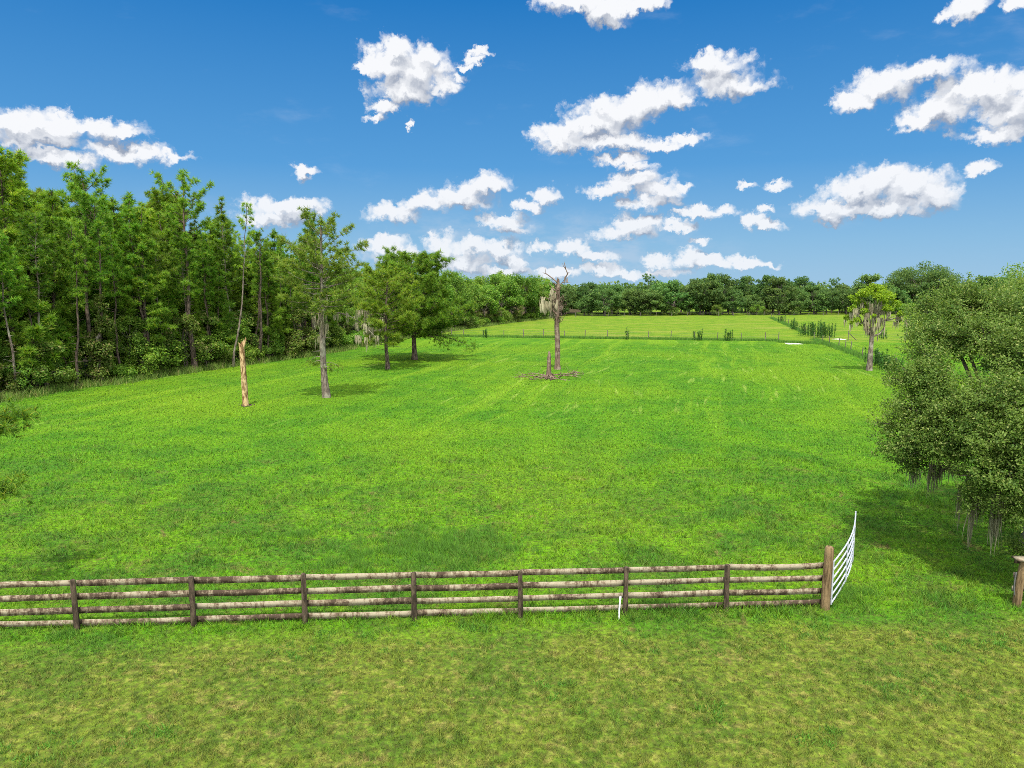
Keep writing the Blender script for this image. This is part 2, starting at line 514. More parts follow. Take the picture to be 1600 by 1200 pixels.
    hay = N.mix(N.math('MULTIPLY', N.ramp(hrow, 0.50, 0.66), 0.75), hay, (0.235, 0.245, 0.045))
    colr = N.mix(N.ramp(beyond, -0.3, 0.6), colr, hay)
    # grain
    # leaf litter on the floor of the woodland
    ed = N.math('SUBTRACT', N.math('MULTIPLY_ADD', py, EDGE_K, EDGE_C), px)
    ed = N.math('MULTIPLY_ADD', N.math('SUBTRACT', n_mid, 0.5), 2.0, ed)
    colr = N.mix(N.ramp(ed, 0.6, 2.0), colr, N.mix(n_pat, (0.035, 0.028, 0.014), (0.075, 0.052, 0.026)))
    colr = N.hsv(colr, 0.5, 1.0, N.ramp(n_fin, 0.28, 0.72, 0.45, 1.5, smooth=False))
    N.l.new(colr, go.inputs[0])
    N.l.new(N.math('ADD', n_fin, N.math('MULTIPLY', n_pat, 1.5)), go.inputs[1])
    return g

# fence lines, needed by the turf colour
FA, FB = at(121, 984), at(1289, 951)
FENCE_SLOPE = (FB.y - FA.y) / (FB.x - FA.x)
FENCE_Y0 = FA.y - FENCE_SLOPE * FA.x
CROSS_A, CROSS_B = at(706, 526), at(1216, 533)
cd = unit(np.array(CROSS_B - CROSS_A))
CROSS_N = (-cd[1], cd[0])
EDGE = [at(px, py) for px, py in ((-230, 668), (-100, 645), (0, 627), (100, 609), (180, 600), (250, 588), (330, 577), (400, 568), (450, 561), (520, 550), (600, 534), (700, 517), (750, 511), (800, 504), (870, 496))]
EDGE_Y = np.array([p.y for p in EDGE]); EDGE_X = np.array([p.x for p in EDGE])       # left woodland edge on the ground
EDGE_K, EDGE_C = (float(v) for v in np.polyfit(EDGE_Y, EDGE_X, 1))
TURF = turf_group()

def turf_material():
    m, N, out = material('turf')
    g = N.new('ShaderNodeGroup'); g.node_tree = TURF
    pos = N.new('ShaderNodeNewGeometry').outputs['Position']
    th = N.noise(pos, 7.5, 4, 0.7)
    c = N.mix(N.math('MULTIPLY', N.ramp(th, 0.44, 0.60), 0.55), g.outputs[0], (0.052, 0.048, 0.018))     # thatch and earth between the tufts
    principled(N, out, c, 0.95, 0.05, bump(N, g.outputs[1], 0.55, 0.09))
    return m

def blade_material(name, tall=False):
    m, N, out = material(name)
    geo = N.new('ShaderNodeNewGeometry')
    r = geo.outputs['Random Per Island']
    if tall:
        c = N.mix(r, tall[0], tall[1])
    else:
        g = N.new('ShaderNodeGroup'); g.node_tree = TURF
        c = g.outputs[0]
    c = N.hsv(c, N.math('MULTIPLY_ADD', N.math('SUBTRACT', r, 0.5), 0.05, 0.495), 1.0, N.math('MULTIPLY_ADD', N.math('FRACT', N.math('MULTIPLY', r, 31.7)), 1.15, 0.55))
    up = N.vmath('NORMALIZE', N.vmath('ADD', N.vmath('SCALE', geo.outputs['Normal'], scale=0.9), (0, 0, 0.42)))
    d = N.new('ShaderNodeBsdfPrincipled')
    N.put(d.inputs['Base Color'], c); d.inputs['Roughness'].default_value = 0.6
    d.inputs['Specular IOR Level'].default_value = 0.2
    N.put(d.inputs['Normal'], up)
    t = N.new('ShaderNodeBsdfTranslucent'); N.put(t.inputs['Color'], c)
    mx = N.new('ShaderNodeMixShader'); mx.inputs[0].default_value = 0.3
    N.l.new(d.outputs[0], mx.inputs[1]); N.l.new(t.outputs[0], mx.inputs[2])
    N.l.new(mx.outputs[0], out.inputs['Surface'])
    return m

def board_material():
    m, N, out = material('weathered_board')
    tcn = N.new('ShaderNodeTexCoord')
    oi = N.new('ShaderNodeObjectInfo')
    v = N.vmath('ADD', tcn.outputs['Object'], N.vmath('SCALE', N.comb(oi.outputs['Random'], oi.outputs['Random'], oi.outputs['Random']), scale=43.0))
    ax, ay, az_ = N.sep(v)
    streak = N.noise(N.comb(N.math('MULTIPLY', ax, 2.0), ay, N.math('MULTIPLY', az_, 11.0)), 2.6, 4, 0.7)
    blot = N.noise(N.comb(N.math('MULTIPLY', ax, 4.2), ay, N.math('MULTIPLY', az_, 2.0)), 1.7, 7, 0.8)
    zone = N.noise(N.comb(N.math('MULTIPLY', ax, 0.7), ay, 0.0), 1.6, 2, 0.5)
    blot = N.math('MULTIPLY_ADD', N.math('SUBTRACT', zone, 0.5), 0.45, blot)
    shift = N.math('MULTIPLY', N.math('SUBTRACT', N.math('FRACT', N.math('MULTIPLY', oi.outputs['Random'], 13.7)), 0.5), 0.12)
    f = N.math('ADD', N.math('MULTIPLY_ADD', N.math('SUBTRACT', streak, 0.5), 0.30, blot), shift)
    c = N.mix(N.ramp(f, 0.40, 0.52), (0.30, 0.258, 0.178), (0.165, 0.122, 0.080))
    c = N.mix(N.ramp(f, 0.51, 0.60), c, (0.062, 0.042, 0.028))
    c = N.mix(N.math('MULTIPLY', N.ramp(streak, 0.38, 0.30), 0.6), c, (0.39, 0.35, 0.26))
    principled(N, out, c, 0.9, 0.15, bump(N, streak, 0.5, 0.01))
    return m

def plain(name, a, b, scale=8.0, rough=0.6, spec=0.3, metallic=0.0):
    m, N, out = material(name)
    tcn = N.new('ShaderNodeTexCoord')
    n = N.noise(tcn.outputs['Object'], scale, 4, 0.6)
    principled(N, out, N.mix(N.ramp(n, 0.35, 0.65), a, b), rough, spec, bump(N, n, 0.2, 0.01), metallic)
    return m

M_TURF = turf_material()
M_BLADE = blade_material('grass_blade')
M_TALL = blade_material('tall_grass_blade', ((0.035, 0.125, 0.010), (0.085, 0.190, 0.014)))
M_WEED = blade_material('weed_blade', ((0.022, 0.080, 0.010), (0.055, 0.135, 0.018)))
M_BOARD = board_material()
M_POST = bark('dark_post', (0.030, 0.022, 0.015), (0.115, 0.085, 0.055), (9, 9, 2.0))
M_GATEPOST = bark('brown_post', (0.065, 0.042, 0.020), (0.225, 0.155, 0.078), (12, 12, 1.6), contrast=(0.3, 0.6))
M_GALV = plain('galvanised_pipe', (0.40, 0.42, 0.48), (0.58, 0.60, 0.65), 5, 0.45, 0.5, 0.2)
M_PVC = plain('white_pipe', (0.78, 0.78, 0.76), (0.85, 0.85, 0.83), 6, 0.4, 0.5)
M_WIRE = plain('fence_wire', (0.10, 0.10, 0.095), (0.16, 0.155, 0.15), 6, 0.6, 0.4, 0.3)
M_GREYPOST = bark('grey_post', (0.08, 0.07, 0.055), (0.20, 0.175, 0.14), (9, 9, 2.0))
M_PINEBARK = bark('pine_bark', (0.035, 0.026, 0.020), (0.155, 0.115, 0.088), (7, 7, 2.2))
M_GREYBARK = bark('grey_bark', (0.075, 0.058, 0.045), (0.235, 0.190, 0.150), (7, 7, 2.0), pale=(0.29, 0.265, 0.20))
M_OAKBARK = bark('oak_bark', (0.045, 0.038, 0.030), (0.16, 0.135, 0.11), (6, 6, 2.5))
M_SNAG = bark('bare_snag_wood', (0.16, 0.085, 0.036), (0.52, 0.37, 0.19), (5, 5, 1.8), contrast=(0.42, 0.58))
M_DEAD = bark('dead_bark', (0.075, 0.048, 0.034), (0.215, 0.150, 0.110), (7, 7, 1.5), pale=(0.25, 0.19, 0.145))
M_SAND = plain('pale_sand', (0.50, 0.48, 0.42), (0.66, 0.64, 0.58), 1.2, 0.95, 0.1)
F_PINE = foliage('pine_needles', (0.060, 0.168, 0.015), (0.180, 0.345, 0.030), (0.30, 0.36, 0.045), 0.10, 0.45)
F_PINE_Y = foliage('pine_needles_light', (0.085, 0.185, 0.014), (0.215, 0.355, 0.028), (0.34, 0.36, 0.05), 0.12, 0.45)
F_OAKN = foliage('oak_leaves', (0.045, 0.118, 0.017), (0.160, 0.268, 0.048), (0.28, 0.34, 0.10), 0.09, 0.45, 0.9)
F_HARD = foliage('hardwood_leaves', (0.060, 0.150, 0.018), (0.180, 0.320, 0.036), (0.27, 0.35, 0.06), 0.12, 0.45)
F_FAR = foliage('far_oak_leaves', (0.046, 0.110, 0.026), (0.115, 0.205, 0.044), (0.17, 0.25, 0.055), 0.12, 0.45)
F_MOSSTREE = foliage('bright_leaves', (0.110, 0.210, 0.012), (0.240, 0.370, 0.022), (0.32, 0.42, 0.04), 0.12, 0.45, 0.5, 0.05)
F_LONE = foliage('lone_pine_needles', (0.075, 0.150, 0.016), (0.190, 0.290, 0.032), (0.30, 0.31, 0.05), 0.12, 0.42, 0.5, 0.0, 0.0)
F_SPRAY = foliage('pine_needles_dark', (0.045, 0.145, 0.014), (0.165, 0.330, 0.030), (0.30, 0.34, 0.04), 0.10, 0.4, 0.5, 0.0)
F_SCRUB = foliage('scrub_leaves', (0.065, 0.130, 0.018), (0.160, 0.240, 0.038), (0.25, 0.23, 0.08), 0.14, 0.45)
F_MOSS = foliage('spanish_moss', (0.21, 0.19, 0.105), (0.37, 0.34, 0.21), (0.45, 0.42, 0.28), 0.2, 0.35, 1.0, 0.1)
F_MOSSD = foliage('spanish_moss_dark', (0.095, 0.100, 0.055), (0.24, 0.24, 0.13), (0.34, 0.33, 0.20), 0.15, 0.3, 1.0, 0.1)

# ------------------------------------------------------------------ ground
g = MB()
xs = np.array([-6000, -1500, -400, -120, -40, 0, 40, 120, 400, 1500, 6000], float)
ys = np.array([-6000, -600, -100, 0, 10, 30, 60, 120, 300, 800, 2500, 9000], float)
X, Y = np.meshgrid(xs, ys)
idx = np.arange(X.size).reshape(X.shape)
g.add(np.stack((X, Y, 0 * X), -1).reshape(-1, 3), np.stack((idx[:-1, :-1], idx[:-1, 1:], idx[1:, 1:], idx[1:, :-1]), -1).reshape(-1, 4))
tag(g.build('ground', M_TURF), kind='structure')

def vnoise(x, y, seed=0):
    """cheap smooth value noise on a lattice, 0..1"""
    xi, yi = np.floor(x).astype(np.int64), np.floor(y).astype(np.int64)
    fx, fy = x - xi, y - yi
    fx, fy = fx * fx * (3 - 2 * fx), fy * fy * (3 - 2 * fy)
    def h(a, b):
        n = (a * 374761393 + b * 668265263 + seed * 974711) & 0x7fffffff
        n = ((n ^ (n >> 13)) * 1274126177) & 0x7fffffff
        return ((n ^ (n >> 16)) & 0xffff) / 65535.0
    return (h(xi, yi) * (1 - fx) + h(xi + 1, yi) * fx) * (1 - fy) + (h(xi, yi + 1) * (1 - fx) + h(xi + 1, yi + 1) * fx) * fy

def pale_patch(px, py, rx, ry, seed):
    rng = np.random.default_rng(seed)
    c = at(px, py)
    th = np.linspace(0, 2 * np.pi, 28, endpoint=False)
    k = 1 + 0.22 * np.sin(3 * th + seed) + rng.normal(0, 0.07, 28)
    mb = MB()
    outer = np.stack((c.x + rx * k * np.cos(th), c.y + ry * k * np.sin(th), np.full(28, 0.006)), -1)
    inner = np.stack((c.x + rx * .7 * k * np.cos(th), c.y + ry * .7 * k * np.sin(th), np.full(28, 0.035)), -1)
    mb.add(np.vstack((outer, inner, [(c.x, c.y, 0.045)])), [(i, (i + 1) % 28, 28 + (i + 1) % 28, 28 + i) for i in range(28)])
    mb.add(np.vstack((inner, [(c.x, c.y, 0.045)])), [(i, (i + 1) % 28, 28) for i in range(28)])
    return tag(mb.build('sand_patch', M_SAND), kind='structure')
pale_patch(1238, 537, 1.25, 1.5, 3)
pale_patch(1311, 530, 1.0, 1.3, 5)

# turf: blades in view, densest near the camera
def make_grass():
    rng = np.random.default_rng(11)
    mb = MB()
    n = 1250000
    dmin, dmax = 11.0, 115.0
    d = dmin * (dmax / dmin) ** rng.random(n)
    u = rng.uniform(-0.78, 0.78, n)
    x, y = u * d, d
    clump = vnoise(x * 3.2, y * 3.2, 1)
    mid = vnoise(x * 0.7, y * 0.7, 2)
    small = vnoise(x * 9.0 + 40, y * 9.0, 3)
    yf = FENCE_Y0 + FENCE_SLOPE * x
    lawn = y < yf - 0.5
    keep = rng.random(n) < np.clip((0.25 + 0.9 * clump) * np.where(small > 0.5, 1.3, 0.28), 0, 1)
    edge = np.interp(y, EDGE_Y, EDGE_X)
    keep &= x > edge - 1.0
    x, y, d, clump, mid, lawn, yf, small = (a[keep] for a in (x, y, d, clump, mid, lawn, yf, small))
    n = len(x)
    h = np.where(lawn, 0.055, 0.075) * (0.5 + 0.7 * clump + 0.6 * small) * rng.uniform(0.6, 1.4, n)
    h *= np.where(~lawn & (mid > 0.62) & (y < 40), 1.6, 1.0)
    h *= np.clip(1.25 - d / 120, 0.6, 1)
    # longer grass left under the rails
    near = np.exp(-((y - yf) / 0.35) ** 2)
    h *= 1 + 0.7 * near
    w = np.maximum(0.009, 0.00075 * d) * rng.uniform(0.8, 1.5, n)
    lean = rng.uniform(0.3, 1.2, n) * h
    th = rng.uniform(0, 2 * np.pi, n)
    base = np.stack((x, y, np.full(n, -0.004)), -1)
    tip = np.stack((x + lean * np.cos(th), y + lean * np.sin(th), h), -1)
    mb.blades(base, tip, w, rng)
    return tag(mb.build('grass', M_BLADE), 'short green turf covering the lawn and the pasture', 'grass', kind='stuff')

make_grass()

def tufts(name, spots, mat, label, cat, hmin, hmax, blades, spread, seed, kind='stuff', width=0.02, lean=0.35):
    rng = np.random.default_rng(seed)
    sp = np.array(spots, float)
    n = len(sp) * blades
    base = np.repeat(sp, blades, 0)
    base = np.concatenate((base[:, :2] + rng.normal(0, spread, (n, 2)), np.zeros((n, 1)) - 0.01), 1)
    h = rng.uniform(hmin, hmax, n)
    th = rng.uniform(0, 2 * np.pi, n)
    ln = h * rng.uniform(0.05, lean, n) * 1.5
    tip = base + np.stack((ln * np.cos(th), ln * np.sin(th), h), -1)
    mb = MB()
    mb.blades(base, tip, np.full(n, width), rng)
    return tag(mb.build(name, mat), label, cat, kind=kind)

# ------------------------------------------------------------------ trees
def tuft_template(rng, n=20, L=0.36, w=0.03):
    a = np.arccos(rng.uniform(-0.25, 0.97, n))
    t = rng.uniform(0, 2 * np.pi, n)
    d = np.stack((np.sin(a) * np.cos(t), np.sin(a) * np.sin(t), np.cos(a)), -1)
    ln = L * rng.uniform(0.7, 1.1, n)[:, None]
    base = d * 0.03
    tip = d * ln + np.array((0, 0, 0.05))
    s = np.cross(d, rng.normal(0, 1, (n, 3)))
    s /= np.linalg.norm(s, axis=1)[:, None]
    return np.stack((base - s * w / 2, base + s * w / 2, tip), 1).reshape(-1, 3)

def place_tufts(mb, pos, axis, scale, rng, n=20, L=0.36, w=0.03):
    if not len(pos): return
    pos, axis, scale = np.array(pos, float), np.array(axis, float), np.array(scale, float)
    T = [tuft_template(rng, n, L, w) for _ in range(5)]
    axis /= np.linalg.norm(axis, axis=1)[:, None] + 1e-9
    a = np.cross(axis, rng.normal(0, 1, axis.shape)); a /= np.linalg.norm(a, axis=1)[:, None] + 1e-9
    b = np.cross(axis, a)
    for i, t in enumerate(T):
        k = np.arange(i, len(pos), 5)
        if not len(k): continue
        V = pos[k][:, None] + scale[k][:, None, None] * (t[None, :, 0:1] * a[k][:, None] + t[None, :, 1:2] * b[k][:, None] + t[None, :, 2:3] * axis[k][:, None])
        m = len(k) * n
        mb.add(V.reshape(-1, 3), np.arange(m * 3).reshape(m, 3))

def trunk_path(rng, H, wob=0.15, lean=(0, 0), n=9):
    z = np.linspace(0, H, n)
    ox = np.cumsum(rng.normal(0, wob / 3, n)); oy = np.cumsum(rng.normal(0, wob / 3, n))
    ox -= ox[0]; oy -= oy[0]
    t = z / H
    return np.stack((ox + lean[0] * t, oy + lean[1] * t, z), -1)

def along(path, z):
    return np.array([np.interp(z, path[:, 2], path[:, 0]), np.interp(z, path[:, 2], path[:, 1]), z])

def pine_parts(seed, H, zb, rad, r0, whorl=0.7, per=4, profile='cone', tuft=1.0, lean=(0, 0), wob=0.2, rise=(0.05, 0.9), stubs=6, dens=1.0, tn=26, tL=0.36, tw=0.042, asym=None):
    rng = np.random.default_rng(seed)
    wood, leaf = MB(), MB()
    P = trunk_path(rng, H, wob, lean, 11)
    flare = np.array([1.35, 1.0] + [1.0] * 9)
    rr = r0 * np.clip(1 - 0.86 * np.linspace(0, 1, 11), 0.1, 1) * flare
    P2 = P.copy(); P2[0, 2] = -0.15
    wood.tube(P2, rr, 9, True, 0.03, rng)
    pos, axs, scl = [], [], []
    z = zb * H
    az0 = rng.uniform(0, 6.28)
    while z < H * 0.985:
        t = (z - zb * H) / (H - zb * H)
        if profile == 'cone': L = rad * (1 - t) ** 0.75 * (0.55 + 0.45 * min(1, t / 0.2))
        elif profile == 'round': L = rad * math.sqrt(max(0.02, 1 - (1.7 * t - 0.7) ** 2)) if t > 0.41 else rad * (0.7 + 0.73 * t)
        elif profile == 'dome': L = rad * math.sqrt(max(0.01, 1 - (0.95 * t) ** 2)) * (0.75 + 0.25 * min(1, t / 0.15))
        else: L = rad * (0.4 + 0.75 * t) * (1 if t < 0.8 else (1 - (t - 0.8) / 0.2 * 0.75))       # flat topped
        k = max(2, int(round(per + rng.normal(0, 0.9))))
        for j in range(k):
            az0 += 6.283 / k + rng.normal(0, 0.45)
            l = L * rng.uniform(0.5, 1.15)
            if asym: l *= 1 + asym[0] * math.cos(az0 - asym[1])
            if l < 0.35: l = 0.35
            up = rise[0] + (rise[1] - rise[0]) * t + rng.normal(0, 0.15)
            o = along(P, z + rng.normal(0, 0.12))
            hd = np.array((math.cos(az0), math.sin(az0), 0.0))
            sd_ = np.array((-hd[1], hd[0], 0.0))
            pts = [o]
            for q in range(1, 6):
                f = q / 5
                pts.append(o + hd * l * f * math.cos(up) + sd_ * l * 0.10 * math.sin(3 * f + j) + np.array((0, 0, l * (f * math.sin(up) * 0.8 + 0.28 * f * f - 0.12 * f))))
            pts = np.array(pts)
            br = max(0.012, 0.16 * r0 * (l / rad) ** 0.8)
            wood.tube(pts, np.linspace(br, 0.008, 6), 5, False)
            nt = max(2, int(l * 4.2 * dens))
            for q in range(nt):
                f = rng.uniform(0.35, 1.0) if q else 1.0
                seg = min(4, int(f * 5)); ff = f * 5 - seg
                c = pts[seg] * (1 - ff) + pts[seg + 1] * ff
                side = rng.choice((-1, 1))
                tw_l = l * rng.uniform(0.08, 0.30) * (1.15 - 0.5 * f) if q else 0.0
                d = unit(hd * rng.uniform(0.3, 1.0) + sd_ * side * rng.uniform(0.3, 1.0) + np.array((0, 0, rng.uniform(0.0, 0.7))))
                e = c + d * tw_l
                if tw_l > 0.25: wood.tube(np.array((c, (c + e) / 2 + (0, 0, 0.02), e)), (0.012, 0.009, 0.006), 3, False)
                pos.append(e); axs.append(d + np.array((0, 0, 0.55))); scl.append(tuft * rng.uniform(0.75, 1.25))
                if tw_l > 0.5:
                    pos.append((c + e) / 2 + rng.normal(0, 0.06, 3)); axs.append(d + np.array((0, 0, 0.8))); scl.append(tuft * rng.uniform(0.6, 1.0))
        z += whorl * rng.uniform(0.7, 1.3)
    pos.append(P[-1]); axs.append(np.array((0, 0, 1.0))); scl.append(tuft)
    for q in range(stubs):                               # dead limbs below the crown
        zz = rng.uniform(0.15, max(0.2, zb)) * H
        a = rng.uniform(0, 6.28); l = rng.uniform(0.3, 0.28 * rad + 0.5)
        o = along(P, zz)
        e = o + np.array((math.cos(a) * l, math.sin(a) * l, rng.uniform(-0.2, 0.3) * l))
        wood.tube(np.array((o, (o + e) / 2, e)), (0.03, 0.02, 0.008), 4, False)
    place_tufts(leaf, pos, axs, scl, rng, tn, tL, tw)
    return wood, leaf, P

def crown_lobes(rng, n, center, radii, rlo, rhi, low=-0.6, hollow=0.5):
    out = []
    for i in range(n):
        while True:
            d = unit(rng.normal(0, 1, 3))
            if d[2] > low: break
        k = rng.uniform(hollow, 1.0) ** 0.6
        c = np.array(center) + d * np.array(radii) * k
        out.append((c, rng.uniform(rlo, rhi)))
    return out

def leafy_parts(seed, H, r0, center, radii, nl, rlo, rhi, leaves, size, aspect=0.6, fork=0.35, low=-0.5, lean=(0, 0), sides=8, squash=0.75, hollow=0.5, sub=None, lobes=None):
    rng = np.random.default_rng(seed)
    wood, leaf = MB(), MB()
    lobes = lobes or crown_lobes(rng, nl, center, radii, rlo, rhi, low, hollow)
    zf = fork * H
    P = trunk_path(rng, zf, 0.12, lean, 5)
    P2 = P.copy(); P2[0, 2] = -0.15
    wood.tube(P2, r0 * np.array((1.35, 1.05, 0.95, 0.88, 0.82)), sides, True, 0.04, rng)
    # main limbs to groups of lobes
    nm = max(3, min(8, len(lobes) // 5))
    cs = np.array([c for c, r in lobes])
    seeds = cs[rng.choice(len(cs), nm, replace=False)]
    own = np.argmin(((cs[:, None] - seeds[None]) ** 2).sum(-1), 1)
    for m in range(nm):
        ids = np.where(own == m)[0]
        if not len(ids): continue
        mid = P[-1] * 0.45 + cs[ids].mean(0) * 0.55
        o = P[-1] - (0, 0, 0.12 * zf * rng.random())
        ln = np.linalg.norm(mid - o)
        bend = rng.normal(0, 0.08, 3) * ln
        limb = np.array([o + (mid - o) * f + bend * math.sin(math.pi * f) for f in (0, .35, .7, 1)])
        rl = r0 * 0.55 * min(1, (len(ids) / len(lobes) * 2.6)) ** 0.5
        wood.tube(limb, np.linspace(rl, rl * 0.55, 4), 6, False)
        for i in ids:
            c = lobes[i][0]
            bend = rng.normal(0, 0.10, 3) * np.linalg.norm(c - mid)
            br = np.array([mid + (c - mid) * f + bend * math.sin(math.pi * f) for f in (0, .4, .75, 1)])
            wood.tube(br, np.linspace(rl * 0.5, 0.012, 4), 5, False)
    tot = sum(r * r for c, r in lobes)
    for c, r in lobes:
        n = max(8, int(leaves * r * r / tot))
        if sub:
            k = max(4, n // sub[0])
            d = rng.normal(0, 1, (k, 3)); d /= np.linalg.norm(d, axis=1)[:, None]
            q = c + d * (r * rng.uniform(0.3, 1.0, (k, 1)) * (1 + 0.45 * (rng.random((k, 1)) ** 3))) * np.array((1, 1, squash))
            for e in q[::3]:
                wood.tube(np.array((c, (c + e) / 2 + rng.normal(0, 0.05, 3), e)), (0.018, 0.012, 0.005), 3, False)
            tw_ = unit(np.array((0, 0, 0.35))) * 0.5 + d + rng.normal(0, 0.5, d.shape)
            tw_ /= np.linalg.norm(tw_, axis=1)[:, None]
            pos = np.repeat(q, sub[0], 0) + np.repeat(tw_, sub[0], 0) * rng.uniform(-.16, .46, (k * sub[0], 1)) + rng.normal(0, sub[1], (k * sub[0], 3)) * np.array((1, 1, 0.7))
            aim = np.repeat(d, sub[0], 0) * 0.5 + np.array((0, 0, 0.6))
        else:
            d = rng.normal(0, 1, (n, 3)); d /= np.linalg.norm(d, axis=1)[:, None]
            lump = 1 + 0.25 * np.sin(d[:, 0] * 5 + c[0]) * np.sin(d[:, 1] * 6 + c[1])
            pos = c + d * (r * lump * rng.uniform(0.45, 1.08, n))[:, None] * np.array((1, 1, squash))
            aim = d * 0.8 + np.array((0, 0, 0.5))
        leaf.cards(pos, size * rng.uniform(0.65, 1.35, len(pos)), aim, rng, aspect)
    return wood, leaf, lobes

class Bunches(list):
    def build(self, name, mat, root):
        for b in self: b.build(name, mat, root)

def moss_strands(sets, points, lmin, lmax, rng, per=14, spread=0.14, width=0.035):
    for p_ in points:
        L = rng.uniform(lmin, lmax)
        mb = MB(); sets.append(mb)
        n = per
        base = np.array(p_) + np.concatenate((rng.normal(0, spread, (n, 2)), rng.uniform(-0.1, 0.05, (n, 1))), 1)
        ln = L * rng.uniform(0.35, 1.0, n)
        for b, l in zip(base, ln):
            k = 4
            zs = np.linspace(0, -l, k)
            pts = b + np.stack((np.cumsum(rng.normal(0, 0.02, k)), np.cumsum(rng.normal(0, 0.02, k)), zs), -1)
            w = width * np.array((0.6, 1.0, 0.75, 0.12)) * rng.uniform(0.7, 1.3)
            a = rng.uniform(0, 3.14); s = np.array((math.cos(a), math.sin(a), 0))
            V = np.concatenate((pts - s * w[:, None], pts + s * w[:, None]))
            mb.add(V, [(i, i + 1, k + i + 1, k + i) for i in range(k - 1)])

def tree(name, label, parts, barkm, leafm, loc, group=None, rz=0.0, moss=None, mossm=None, cat='tree'):
    root = thing(name, label, cat, loc, group, rz)
    parts[0].build('trunk', barkm, root, smooth=True)
    if parts[1].n: parts[1].build('crown', leafm, root)
    if moss: moss.build('moss_bunch', mossm or F_MOSS, root)
    return root

rnd = random.Random(5)

# --- prototypes of the woodland pines, then their copies
WOOD_LABEL = 'tall green pine packed among others in the dense woodland at the pasture edge'
WOOD_GROUP = 'pines of the dense woodland'
pines = []
for i, (H, zb, rad, wh, per, prof) in enumerate(((19, 0.34, 3.3, 0.65, 4, 'cone'), (20.5, 0.42, 3.4, 0.7, 4, 'flat'), (18, 0.22, 3.2, 0.6, 4, 'cone'), (19.5, 0.42, 3.1, 0.6, 4, 'round'), (17, 0.10, 3.2, 0.6, 4, 'cone'))):
    w_, l_, _ = pine_parts(100 + i, H, zb, rad, 0.21, wh, per, prof, 1.25, dens=2.0, wob=0.35)
    pines.append((H, w_.mesh('trunk', M_PINEBARK, True), l_.mesh('crown', F_PINE if i % 2 == 0 else F_PINE_Y)))
saps = []
for i, (H, zb, rad) in enumerate(((8, 0.08, 2.1), (10.5, 0.12, 2.3), (6, 0.06, 1.7))):
    w_, l_, _ = pine_parts(140 + i, H, zb, rad, 0.10, 0.5, 4, 'cone', 1.2, dens=2.0, wob=0.3, stubs=1)
    saps.append((H, w_.mesh('trunk', M_PINEBARK, True), l_.mesh('crown', F_PINE_Y if i else F_PINE)))
hards = []
for i, (H, rx, rz_) in enumerate(((11, 3.2, 4.2), (12.5, 3.6, 4.8), (9.5, 3.4, 3.6))):
    w_, l_, _ = leafy_parts(160 + i, H, 0.2, (0, 0, H - rz_), (rx, rx, rz_), 34, 0.8, 1.5, 7500, 0.30, 0.65, fork=0.35, low=-0.75)
    hards.append((H, w_.mesh('trunk', M_OAKBARK, True), l_.mesh('crown', F_HARD)))
shrubs = []
for i, (H, rx, rz_) in enumerate(((2.6, 1.5, 1.3), (3.6, 1.7, 1.8), (5.0, 1.9, 2.5), (1.7, 1.3, 0.9))):
    w_, l_, _ = leafy_parts(180 + i, H, 0.06, (0, 0, H - rz_), (rx, rx, rz_), 18, 0.4, 0.8, 3200, 0.20, 0.6, fork=0.2, low=-0.9)
    shrubs.append((H, w_.mesh('stem', M_OAKBARK, True), l_.mesh('crown', (F_SCRUB, F_HARD)[i % 2])))

def plant(proto, name, label, cat, group, loc, H, rz, wide=1.0, trunk='trunk'):
    root = thing(name, label, cat, loc, group, rz)
    s = H / proto[0]
    root.scale = (s * wide, s * wide, s)
    for nm, me in ((trunk, proto[1]), ('crown', proto[2])):
        o = bpy.data.objects.new(nm, me); col.objects.link(o); o.parent = root
    return root

def edge_at(yv):
    return float(np.interp(yv, EDGE_Y, EDGE_X))

n_hat = np.array((-0.95, 0.31))            # from the pasture into the woodland
placed = []
def clear(x, y, r):
    for a, b, c in placed:
        if (a - x) ** 2 + (b - y) ** 2 < ((r + c) / 2) ** 2: return False
    return True

FEATURE = [(305, 579, 20.6), (150, 595, 19.8), (497, 553, 18.5), (392, 566, 18.2)]
for px, py, H in FEATURE:
    q = at(px, py); placed.append((q.x, q.y, 2.6))

ypos = float(EDGE_Y[0])
for row in range(7):
    yv = float(EDGE_Y[0]) + rnd.uniform(0, 2)
    while yv < 104:
        off = 2.2 + row * 3.3 + rnd.uniform(-1.1, 1.1)
        X_, Y_ = edge_at(yv) + n_hat[0] * off, yv + n_hat[1] * off
        yv += rnd.uniform(2.6, 4.2)
        if X_ < -0.76 * Y_ - 9 or not clear(X_, Y_, 2.0): continue
        placed.append((X_, Y_, 2.0))
        if row == 0 and rnd.random() < 0.6:
            plant(rnd.choice(saps), 'young_pine', 'young bushy pine at the front of the dense woodland', 'tree', 'young pines along the woodland front', (X_, Y_, 0), rnd.uniform(5, 11), rnd.uniform(0, 6.28))
        else:
            Hh = rnd.uniform(15.5, 20.5) if Y_ < 92 else rnd.uniform(12, 17)
            if row == 0: Hh *= 0.85
            plant(pines[rnd.choice((2, 4, 4))] if row < 2 and rnd.random() < .6 else rnd.choice(pines), 'woodland_pine', WOOD_LABEL, 'tree', WOOD_GROUP, (X_, Y_, 0), Hh, rnd.uniform(0, 6.28), rnd.uniform(0.95, 1.2))
slim = []
for i in range(3):
    w_, l_, _ = pine_parts(170 + i, 16.5, 0.56, 2.2, 0.15, 0.6, 4, ('flat', 'round', 'cone')[i], 1.15, dens=1.5, wob=0.4, stubs=22)
    slim.append((16.5, w_.mesh('trunk', M_GREYBARK if i == 1 else M_PINEBARK, True), l_.mesh('crown', F_PINE)))
yv = 54.0
